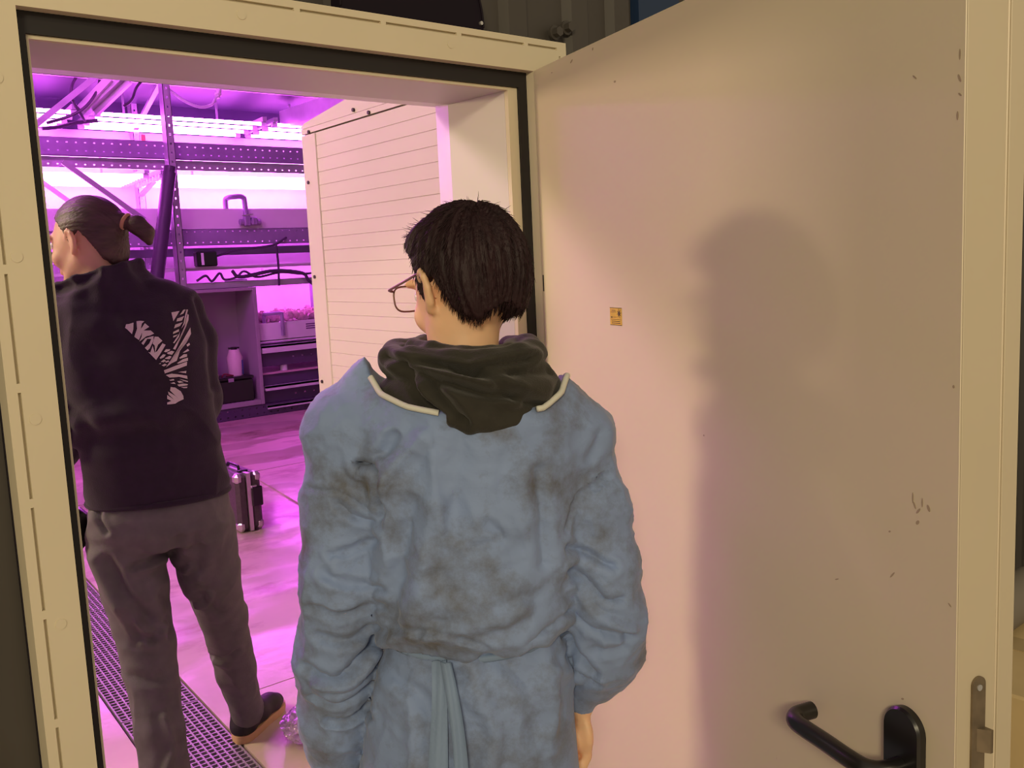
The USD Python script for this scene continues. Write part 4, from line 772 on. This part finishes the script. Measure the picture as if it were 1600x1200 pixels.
for sel in (tx < -.045, tx > .098):
    part(gown, 'neck_piping', tube(np.stack([tx, ty - .004, tz], 1)[sel], .0050, 8), PIP, label='white neck piping', smooth=True)
# waist tie and its hanging ends
def ribbon(left, right, field, off, n=30, th=.0022, amp=.0025, seed=1, z_off=0):
    L = smooth_path(left, n // max(len(left) - 1, 1)); Rr = smooth_path(right, n // max(len(right) - 1, 1)); m_ = min(len(L), len(Rr)); L, Rr = L[:m_], Rr[:m_]; U = np.linspace(0, 1, 7); V = []
    for i in range(m_):
        q = L[i][None] * (1 - U)[:, None] + Rr[i][None] * U[:, None]; y = field.back(q[:, 0], np.minimum(q[:, 1], .985)) - off - amp * np.cos(U * 2 * math.pi * 1.3 + i * .12 + seed); V.append(np.stack([q[:, 0], y, q[:, 1]], 1))
    V = np.array(V); k = len(U); A = V.reshape(-1, 3); Bk = A + np.array([0, th, 0]); N = len(A); Fc = []
    for i in range(m_ - 1):
        for j in range(k - 1):
            a, b, c, d = i * k + j, i * k + j + 1, (i + 1) * k + j + 1, (i + 1) * k + j; Fc += [[a, b, c], [a, c, d], [N + a, N + c, N + b], [N + a, N + d, N + c]]
    for i in range(m_ - 1):
        for j in (0, k - 1): a, d = i * k + j, (i + 1) * k + j; Fc += [[a, d, N + d], [a, N + d, N + a]]
    for i in (0, m_ - 1):
        for j in range(k - 1): a, b = i * k + j, i * k + j + 1; Fc += [[a, b, N + b], [a, N + b, N + a]]
    return trimesh.Trimesh(np.vstack([A, Bk]), np.array(Fc), process=False)
TIE = mat('gown_tie_cloth', (.185, .265, .42), .7, .08, 6, .2, 140, obj=True)
part(gown, 'tie_end', ribbon([(-.083, 1.014), (-.087, .94), (-.098, .84), (-.113, .74), (-.12, .62)], [(-.060, 1.016), (-.062, .94), (-.066, .84), (-.070, .74), (-.075, .62)], F2, .010, 32, seed=1), TIE, label='hanging end of the waist tie', smooth=True)
part(gown, 'tie_end', ribbon([(-.070, 1.016), (-.061, .94), (-.056, .86), (-.063, .76), (-.07, .60)], [(-.052, 1.014), (-.040, .94), (-.034, .86), (-.034, .76), (-.038, .60)], F2, .017, 32, seed=3), TIE, smooth=True)
wx = np.linspace(-.160, .132, 40); wz = beltz(wx) - .006
part(gown, 'waist_tie', tube(np.stack([wx, F2.back(wx, wz - .02) + .009, wz], 1), .007, 8), TIE, smooth=True)

# hoodie: torso under the gown and the hood lying on the back
HOOD = mat('dark_olive_fleece', (.023, .0205, .015), .9, .15, 30, .25, 300, obj=True, extra={'sheen_weight': .12})
Fo = Field((-.22, -.20, 1.26), (.22, .16, 1.56), .0040)
Fo.loft([1.47, 1.44, 1.40, 1.34, 1.27], [-.004] * 5, [-.010] * 5, [.105, .148, .170, .172, .165], [.072, .088, .103, .112, .116], .02, 2.2)
hpoly = Polygon([bb(*q) for q in ((600, 560), (612, 578), (640, 604), (676, 634), (700, 655), (735, 668), (768, 670), (806, 662), (836, 642), (862, 616), (876, 592), (858, 570), (832, 552), (760, 556), (690, 556), (640, 552))])
sl, P = Fo.sub((-.21, -.19, 1.27), (.21, .03, 1.55), 0)
XX, ZZ = P[:, 0, :, 0].ravel(), P[:, 0, :, 2].ravel(); ring_ = np.array(hpoly.exterior.coords); pin = np.array([hpoly.contains(Point(a, b)) for a, b in zip(XX, ZZ)])
d2 = (seg_dist(np.stack([XX, ZZ], 1), ring_) * np.where(pin, -1, 1)).reshape(P.shape[0], P.shape[2])[:, None, :]
yc = -.118 + 3.0 * P[..., 0] ** 2 + .25 * np.clip(P[..., 2] - 1.40, -.05, .1); rr = .030
Fo.put((np.sqrt(np.maximum(d2 + rr, 0) ** 2 + (P[..., 1] - yc) ** 2) - rr).astype(np.float32), sl, .012)
Fo.path([(-.085, .075, 1.490), (-.118, .03, 1.488), (-.122, -.025, 1.480), (-.090, -.075, 1.484), (-.03, -.100, 1.480), (.03, -.102, 1.478), (.078, -.080, 1.482), (.100, -.03, 1.482), (.098, .03, 1.485), (.07, .078, 1.485)], [.020, .022, .022, .022, .020, .020, .021, .022, .022, .020], .012)
Fo.path([(-.075, .045, 1.505), (-.088, -.02, 1.502), (-.058, -.066, 1.500), (-.01, -.082, 1.492), (.035, -.078, 1.490), (.065, -.045, 1.490), (.070, .03, 1.492)], [.012] * 7, .008)
om = Fo.mesh(); om = relax(om, 3)
h_ = lambda X, Y: (590 + X / 5, 540 + Y / 5)
HF = [([h_(70, 115), h_(350, 132), h_(640, 172), h_(720, 190), h_(850, 140), h_(1195, 95)], .0055, -.011), ([h_(200, 160), h_(430, 235), h_(700, 300), h_(870, 335), h_(1060, 365)], .0065, -.012), ([h_(260, 150), h_(470, 200), h_(700, 250), h_(860, 280)], .009, .007),
      ([h_(180, 170), h_(290, 290), h_(360, 400), h_(520, 510)], .008, -.009), ([h_(330, 250), h_(430, 370), h_(560, 500)], .009, .006), ([h_(440, 300), h_(580, 450), h_(680, 560)], .007, -.010), ([h_(560, 330), h_(720, 440), h_(850, 500)], .012, .006),
      ([h_(590, 165), h_(760, 200), h_(900, 190), h_(1090, 180)], .006, -.008), ([h_(760, 190), h_(900, 265), h_(1060, 350), h_(1260, 460)], .007, -.008), ([h_(900, 250), h_(1100, 300), h_(1300, 330)], .014, .006), ([h_(800, 480), h_(950, 500), h_(1150, 470)], .016, -.006), ([h_(1050, 200), h_(1250, 180), h_(1380, 200)], .010, -.006)]
creases(om, [(p_, w_2, h_2 * 1.35) for p_, w_2, h_2 in HF], bb)
wrinkle(om, .003, 30, 8, ridged=False)
part(boy, 'hooded_sweatshirt', om, HOOD, label='dark olive hood lying in folds over the gown neck', smooth=True)
# trousers and shoes below the gown (below the picture)
Ft = Field((-.24, -.16, .03), (.22, .16, .60), .008)
for sx in (-1, 1): Ft.path([(sx * .085 - .01, .0, .58), (sx * .09 - .01, .0, .35), (sx * .095 - .01, .0, .06)], [.085, .072, .062], .01)
part(boy, 'trousers', Ft.mesh(), mat('dark_trousers', (.05, .05, .06), .8, obj=True), smooth=True)
def sole_mesh():
    pts = [(-.036, -.05), (-.042, .02), (-.038, .10), (-.044, .16), (-.030, .215), (.004, .232), (.036, .212), (.048, .155), (.042, .09), (.042, .02), (.034, -.05), (0, -.072)]
    poly = Polygon(smooth_path([np.array(p) for p in pts + [pts[0]]], 5)); lo = extrude(poly.buffer(-.002), .008); up = extrude(poly, .020); up.apply_translation((0, 0, .008)); return cat_([lo, up])
SHO = mat('black_shoe', (.018, .015, .018), .6, .2, 60, obj=True)
def shoe(parent, pos, yaw, sole_mat, pitch=0.0):
    F = Field((-.075, -.11, -.01), (.075, .26, .17), .0055)
    F.path([(0, -.03, .050), (0, .06, .055), (.004, .15, .042), (.006, .190, .036)], [.040, .043, .040, .032], .02); F.path([(0, -.025, .05), (0, -.018, .115)], [.042, .046], .02)
    z = F.ax[2][None, None, :]; F.D = np.maximum(F.D, (.0285 - z).astype(np.float32)); up = F.mesh(); up = relax(up, 3)
    T = np.eye(4); T[:3, :3] = rotz(yaw) @ rotx(pitch); T[:3, 3] = pos
    s_ = part(parent, 'shoe', up.apply_transform(T), SHO, smooth=True); part(s_, 'sole', sole_mesh().apply_transform(T), sole_mat, smooth=40); return s_
SOLEB = mat('boy_sole', (.3, .3, .3), .7)
for sx in (-1, 1): shoe(boy, (sx * .095 - .01, .0, 0.0005), -sx * .12, SOLEB)
# ------------------------------------------------------------------ the adult in the dark fleece jacket
AP, AY = np.array([1.038, 2.788, 0.0]), np.array([.349, .937])
al = affine([((145, 305), (-.104, 1.864)), ((290, 450), (.121, 1.593)), ((85, 450), (-.226, 1.611)), ((358, 742), (.198, 1.025)), ((130, 782), (-.210, 1.0)), ((385, 950), (.216, .602)), ((190, 1010), (-.148, .548)), ((298, 1200), (.011, .124)), ((268, 850), (.017, .836))])
def ab(px, py): q = al(px, py); return np.array([q[0] * .955, EYE - (EYE - q[1]) * .955])     # the same for the surface of the back
ad = thing('person', 'person with tied-back hair in a black fleece jacket and grey trousers walking over the drain', 'person')
place(ad, AP, AY)
ASK = skin('skin_adult', (.60, .36, .25))
ac = np.array([-.128, .02, 1.729]); Ra = rotz(math.radians(55)) @ rotx(math.radians(-6))
Fa = Field((-.45, -.28, .05), (.40, .50, 1.90), .0065)
AT = head_sdf(Fa, ac, Ra, 1.04)
Fa.cone((-.075, -.01, 1.56), (-.112, .005, 1.70), .066, .060, .025)
Fa.loft([1.58, 1.5, 1.3, 1.1, .95, .86], [-.06, -.04, -.03, -.01, -.005, -.005], [0] * 6, [.11, .17, .16, .15, .16, .15], [.07, .10, .11, .10, .11, .10], .04)
AWR, AWL = np.array([.05, .30, 1.13]), np.array([-.26, .26, 1.10])
Fa.path([(.10, 0, 1.50), (.130, .06, 1.25), AWR], [.045, .032, .025], .01); Fa.path([(-.20, 0, 1.48), (-.265, -.02, 1.22), AWL], [.045, .032, .025], .01)
hand_sdf(Fa, AWR, (-.45, .85, .1), (.1, .15, 1), 1, .5); hand_sdf(Fa, AWL, (.35, .9, .1), (-.1, .15, 1), -1, .5)
Fa.path([(.10, .02, .86), (.118, .06, .72), (.152, .16, .53), (.185, .27, .30), (.213, .355, .11)], [.085, .065, .046, .040, .036], .01); Fa.path([(-.10, 0, .86), (-.096, -.015, .72), (-.078, -.03, .55), (-.064, -.11, .32), (-.057, -.18, .11)], [.085, .065, .048, .042, .036], .01)
abm = Fa.mesh(); abm = relax(abm, 5)
abody = part(ad, 'body', abm, ASK, smooth=True)
for sx in (-1, 1):
    part(abody, 'eye', trimesh.creation.icosphere(2, .012).apply_translation(AT((sx * .032, .084, .008))), EYE_M, smooth=True); part(abody, 'iris', trimesh.creation.icosphere(2, .0068).apply_translation(AT((sx * .032, .0905, .008))), EYE_D, smooth=True)
AHAIR = mat('brown_hair', (.060, .030, .028), .5, .45, 50, .5, 160, stretch=(.35, 1, 1.2), obj=True)
Fk = Field((-.29, -.16, 1.60), (.06, .19, 1.91), .0042)
Fk.ell(AT((0, -.013, .034)), (.0835, .1065, .101), Ra, 0); Fk.ell(AT((0, -.072, -.03)), (.056, .032, .052), Ra, .03)
ha = np.radians([0, 30, 55, 70, 80, 90, 105, 120, 140, 160, 180]); hz = np.array([.088, .082, .062, .040, -.008, .010, .036, .004, -.045, -.070, -.074])
def hl2(P):
    q = (P - ac.astype(np.float32)) @ Ra.astype(np.float32); az = np.abs(np.arctan2(q[..., 0], q[..., 1] + .012)); return q[..., 2] - np.interp(az, ha, hz)
Fk.cut(hl2)
Fk.path([AT((.0, -.112, .050)), AT((.004, -.130, .038))], [.020, .019], .012)
km = Fk.mesh(); km = relax(km, 3)
qk = (km.vertices - ac) @ Ra; gr = meshkit.noise(np.stack([np.arctan2(qk[:, 0], qk[:, 2]) * 22, qk[:, 1] * 6, qk[:, 2] * 0], 1), 4) - .5
km.vertices += vnorm(km) * (.0035 * gr)[:, None]
ahair = part(ad, 'hair', km, AHAIR, label='brown hair combed back smooth', smooth=True)
part(ahair, 'ponytail', (lambda F: F.mesh())(Field((-.14, -.20, 1.64), (.09, .10, 1.86), .004).path([AT((.004, -.128, .040)), AT((.012, -.150, .030)), AT((.020, -.168, .006)), AT((.024, -.170, -.020))], [.018, .025, .022, .010], .012)), AHAIR, smooth=True)
th = trimesh.creation.torus(.020, .0055, 24, 10); Tt = np.eye(4); zz_ = _unit(AT((.004, -.130, .038)) - AT((0, -.112, .050))); xx_ = _unit(np.cross([0, 0, 1], zz_)); Tt[:3, :3] = np.stack([xx_, np.cross(zz_, xx_), zz_], 1); Tt[:3, 3] = AT((.003, -.124, .042))
part(ahair, 'hair_tie', th.apply_transform(Tt), mat('tan_hair_tie', (.50, .27, .16), .7), label='tan hair tie', smooth=True)

JACK = mat('black_fleece', (.024, .012, .030), .95, .15, 40, .3, 260, obj=True, extra={'sheen_weight': .10})
Fj = Field((-.46, -.26, .93), (.34, .42, 1.74), .0062)
Fj.loft([1.60, 1.56, 1.50, 1.40, 1.25, 1.12, 1.02, .985], [-.082, -.062, -.046, -.036, -.026, -.012, -.004, -.004], [-.005, -.008, -.012, -.02, -.02, -.012, -.005, -.005], [.095, .150, .190, .203, .196, .192, .200, .196], [.082, .105, .128, .142, .146, .142, .140, .134], .03, 2.3)
Fj.path([(.02, -.005, 1.56), (.095, 0, 1.53), (.125, .01, 1.44), (.140, .05, 1.26), (.11, .20, 1.16), (.06, .285, 1.13)], [.07, .066, .062, .056, .048, .040], .03)
Fj.path([(-.14, -.005, 1.53), (-.215, 0, 1.49), (-.25, .0, 1.38), (-.275, -.02, 1.21), (-.27, .12, 1.13), (-.262, .245, 1.105)], [.07, .064, .062, .056, .048, .040], .03)
cz = lambda x: 1.655 + .29 * (x + .11)
col = [(.0, -.01, 1.672), (-.04, -.062, 1.662), (-.10, -.080, 1.648), (-.165, -.060, 1.630), (-.215, -.005, 1.612), (-.225, .06, 1.606)]
Fj.path(col, [.016] * 6, .012); Fj.path([(x * .98, y, z - .035) for x, y, z in col], [.020] * 6, .02); Fj.path([(x * .95, y, z - .075) for x, y, z in col], [.028] * 6, .03); Fj.path([(.0, -.01, 1.67), (-.02, .06, 1.65)], [.016, .016], .012); Fj.path([(.01, .0, 1.62), (-.02, .06, 1.60)], [.028, .028], .02)
jm = Fj.mesh(); jm = relax(jm, 5)
j_ = lambda X, Y: (40 + X / 2.857, 280 + Y / 2.857)
JF = [([j_(140, 500), j_(210, 480), j_(300, 420)], .014, -.012), ([j_(760, 520), j_(820, 700), j_(850, 920)], .012, -.010), ([j_(200, 1060), j_(240, 1100), j_(220, 1180)], .016, .012), ([j_(330, 1040), j_(480, 1020), j_(640, 1060)], .03, .010), ([j_(260, 1150), j_(500, 1120), j_(760, 1100)], .03, -.010),
      ([j_(500, 450), j_(640, 470)], .02, .006), ([j_(300, 800), j_(360, 950)], .04, -.010), ([j_(620, 500), j_(560, 800)], .05, .008), ([j_(150, 600), j_(300, 640)], .03, .008)]
creases(jm, JF, ab); wrinkle(jm, .009, 5, 21); crinkle(jm, .006, 7, 23, (1, 1, .8), 3)
jack = part(ad, 'jacket', jm, JACK, label='black fleece jacket with a pale striped emblem on the back', smooth=True)
part(jack, 'hem_band', tube(np.array([[-.004 + .197 * math.cos(t), -.006 + .136 * math.sin(t), .990] for t in np.linspace(0, 2 * math.pi, 60)]), .009, 8, False), JACK, smooth=True)
# emblem: the striped Y-shaped mark, drawn piece by piece
lg = lambda X, Y: ab(180 + X / 6.667, 460 + Y / 6.667)
marks = [[(95, 290), (125, 285), (170, 270), (168, 340), (155, 385), (105, 338), (85, 325)], [(200, 255), (240, 248), (280, 252), (255, 275), (245, 330), (285, 270), (330, 305), (270, 345), (250, 380), (225, 440), (178, 410), (205, 330)],
         [(262, 345), (345, 340), (380, 370), (340, 390), (300, 400), (250, 440), (228, 455), (250, 410)], [(250, 470), (290, 420), (350, 400), (375, 395), (372, 440), (335, 520), (312, 540), (285, 515), (330, 470), (350, 425), (310, 425), (270, 488)],
         [(385, 400), (420, 400), (465, 440), (420, 480), (390, 560), (385, 490), (365, 470)], [(340, 560), (365, 490), (385, 560), (410, 545), (465, 465), (498, 480), (460, 545), (400, 632), (320, 555)],
         [(560, 155), (650, 138), (580, 242)], [(650, 180), (690, 125), (715, 122), (690, 165)], [(622, 215), (700, 188), (672, 235), (612, 245)], [(600, 275), (680, 250), (650, 290), (585, 315)], [(578, 350), (640, 320), (640, 345), (575, 372)], [(578, 390), (630, 372), (610, 395), (578, 408)],
         [(722, 122), (742, 122), (700, 270), (655, 330), (640, 400), (590, 465), (575, 462), (640, 370), (690, 260)], [(735, 165), (750, 180), (745, 230), (720, 290), (600, 530), (575, 520), (650, 400), (700, 290)], [(765, 305), (772, 370), (720, 460), (650, 540), (615, 640), (560, 665), (500, 705), (545, 640), (620, 530)],
         [(750, 460), (760, 480), (730, 500), (720, 480)], [(735, 520), (750, 540), (700, 560), (678, 560)], [(725, 575), (725, 600), (650, 620), (640, 612), (690, 575)], [(735, 610), (735, 640), (630, 670), (615, 665), (680, 625)], [(725, 650), (722, 690), (490, 768), (480, 735), (600, 690)],
         [(480, 550), (500, 525), (545, 525), (540, 540), (500, 555)], [(510, 560), (560, 540), (590, 548), (565, 580), (520, 572)], [(435, 610), (470, 575), (500, 578), (480, 605), (445, 620)], [(495, 610), (540, 590), (560, 598), (540, 625), (490, 620)], [(445, 650), (480, 625), (500, 635), (480, 655)], [(490, 645), (530, 635), (535, 650), (500, 658)], [(425, 668), (450, 662), (445, 672)], [(455, 685), (490, 668), (512, 680), (480, 695)],
         [(630, 755), (718, 745), (715, 770)], [(500, 785), (560, 770), (640, 780), (725, 795), (732, 830), (640, 805), (540, 812)], [(535, 835), (585, 825), (590, 840), (550, 845)], [(620, 850), (650, 845), (690, 862), (640, 870)], [(640, 825), (735, 850), (735, 862), (690, 850)], [(545, 870), (590, 858), (605, 880)], [(620, 885), (680, 875), (735, 882), (730, 895), (640, 905)], [(660, 912), (730, 908), (725, 922), (690, 922)],
         [(552, 908), (600, 915), (660, 955), (685, 1000), (690, 1035), (630, 1060), (600, 1078), (515, 1085), (515, 1065), (560, 1050), (515, 1030), (515, 990), (590, 1040), (530, 985), (525, 955), (600, 1000), (640, 1035), (545, 945)]]
LOGO = mat('pale_print', (.62, .52, .56), .6)
lm = []
for q in marks:
    pg = Polygon([lg(*p) for p in q]).buffer(0)
    for g in getattr(pg, 'geoms', [pg]):
        if g.area > 1e-7: lm.append(trimesh.creation.extrude_polygon(g, .0008, engine='earcut'))
lm = cat_(lm); vv, ff = trimesh.remesh.subdivide_to_size(lm.vertices, lm.faces, .012); jb = Field(Fj.lo, Fj.lo + 1, 1)
# the print follows the displaced cloth: nearest point of the finished back, seen along y
from scipy.spatial import cKDTree
bk = vnorm(jm)[:, 1] < -.2; tree = cKDTree(jm.vertices[bk][:, [0, 2]]); dd_, ii_ = tree.query(vv[:, :2], k=4); wts = 1 / (dd_ + 1e-4); yy_ = (jm.vertices[bk][ii_, 1] * wts).sum(1) / wts.sum(1)
part(jack, 'emblem', trimesh.Trimesh(np.stack([vv[:, 0], yy_ - .0018 - vv[:, 2], vv[:, 1]], 1), ff[:, ::-1], process=False), LOGO, label='pale striped emblem printed on the back', smooth=False, kind='stuff')

TROU = mat('grey_trousers', (.13, .125, .125), .85, .15, 25, .2, 220, obj=True)
Fr = Field((-.30, -.36, .03), (.34, .50, 1.04), .0065)
Fr.loft([1.02, .96, .90, .85], [-.004, -.006, -.006, -.004], [-.002, -.006, -.004, 0], [.186, .198, .205, .185], [.124, .134, .138, .120], .03, 2.3)
Fr.path([(.100, .01, .86), (.118, .06, .72), (.152, .16, .53), (.185, .27, .30), (.213, .355, .105)], [.104, .090, .072, .064, .056], .02)
Fr.path([(-.108, .0, .86), (-.096, -.015, .72), (-.078, -.03, .55), (-.064, -.11, .32), (-.057, -.18, .105)], [.108, .094, .078, .070, .066], .02)
zr = Fr.ax[2][None, None, :]; Fr.D = np.maximum(Fr.D, (.055 - zr).astype(np.float32))
rm = Fr.mesh(); rm = relax(rm, 5)
k_ = lambda X, Y: (80 + X / 2.4, 700 + Y / 2.4)
TF = [([k_(150, 420), k_(220, 560), k_(340, 690)], .022, .012), ([k_(200, 420), k_(280, 560), k_(360, 650)], .016, -.012), ([k_(300, 440), k_(380, 420), k_(440, 385)], .010, -.009), ([k_(330, 450), k_(430, 440)], .012, .006), ([k_(270, 610), k_(330, 710), k_(400, 740)], .012, -.012), ([k_(340, 730), k_(390, 740), k_(430, 690)], .012, .012),
      ([k_(420, 560), k_(450, 640), k_(440, 720)], .014, -.010), ([k_(300, 860), k_(380, 870), k_(440, 850)], .014, -.007), ([k_(420, 1000), k_(450, 1100), k_(430, 1180)], .012, .010), ([k_(170, 200), k_(175, 260), k_(200, 300)], .008, -.010), ([k_(480, 330), k_(450, 420)], .014, -.010), ([k_(500, 500), k_(530, 470)], .010, .010),
      ([k_(560, 660), k_(600, 650), k_(610, 600)], .010, .010), ([k_(560, 600), k_(650, 700)], .014, -.008), ([k_(640, 960), k_(690, 960), k_(740, 920)], .010, -.008), ([k_(650, 980), k_(710, 1010)], .008, .007), ([k_(660, 300), k_(600, 420), k_(560, 520)], .02, .008), ([k_(540, 330), k_(560, 480)], .016, -.008)]
creases(rm, TF, ab); wrinkle(rm, .006, 9, 31); crinkle(rm, .006, 9, 33, (1, 1, .5))
trs = part(ad, 'trousers', rm, TROU, label='dark grey trousers', smooth=True)
part(ad, 'belt_pouch', box(-.262, -.205, -.03, .06, .86, .975, .02), BLACKP, label='black pouch at the left hip', smooth=40)
SOLEA = mat('tan_sole', (.62, .40, .20), .6, .1, 20)
shoe(ad, (.214, .395, .0005), -.62, SOLEA); shoe(ad, (-.057, -.165, .0005), .10, SOLEA)
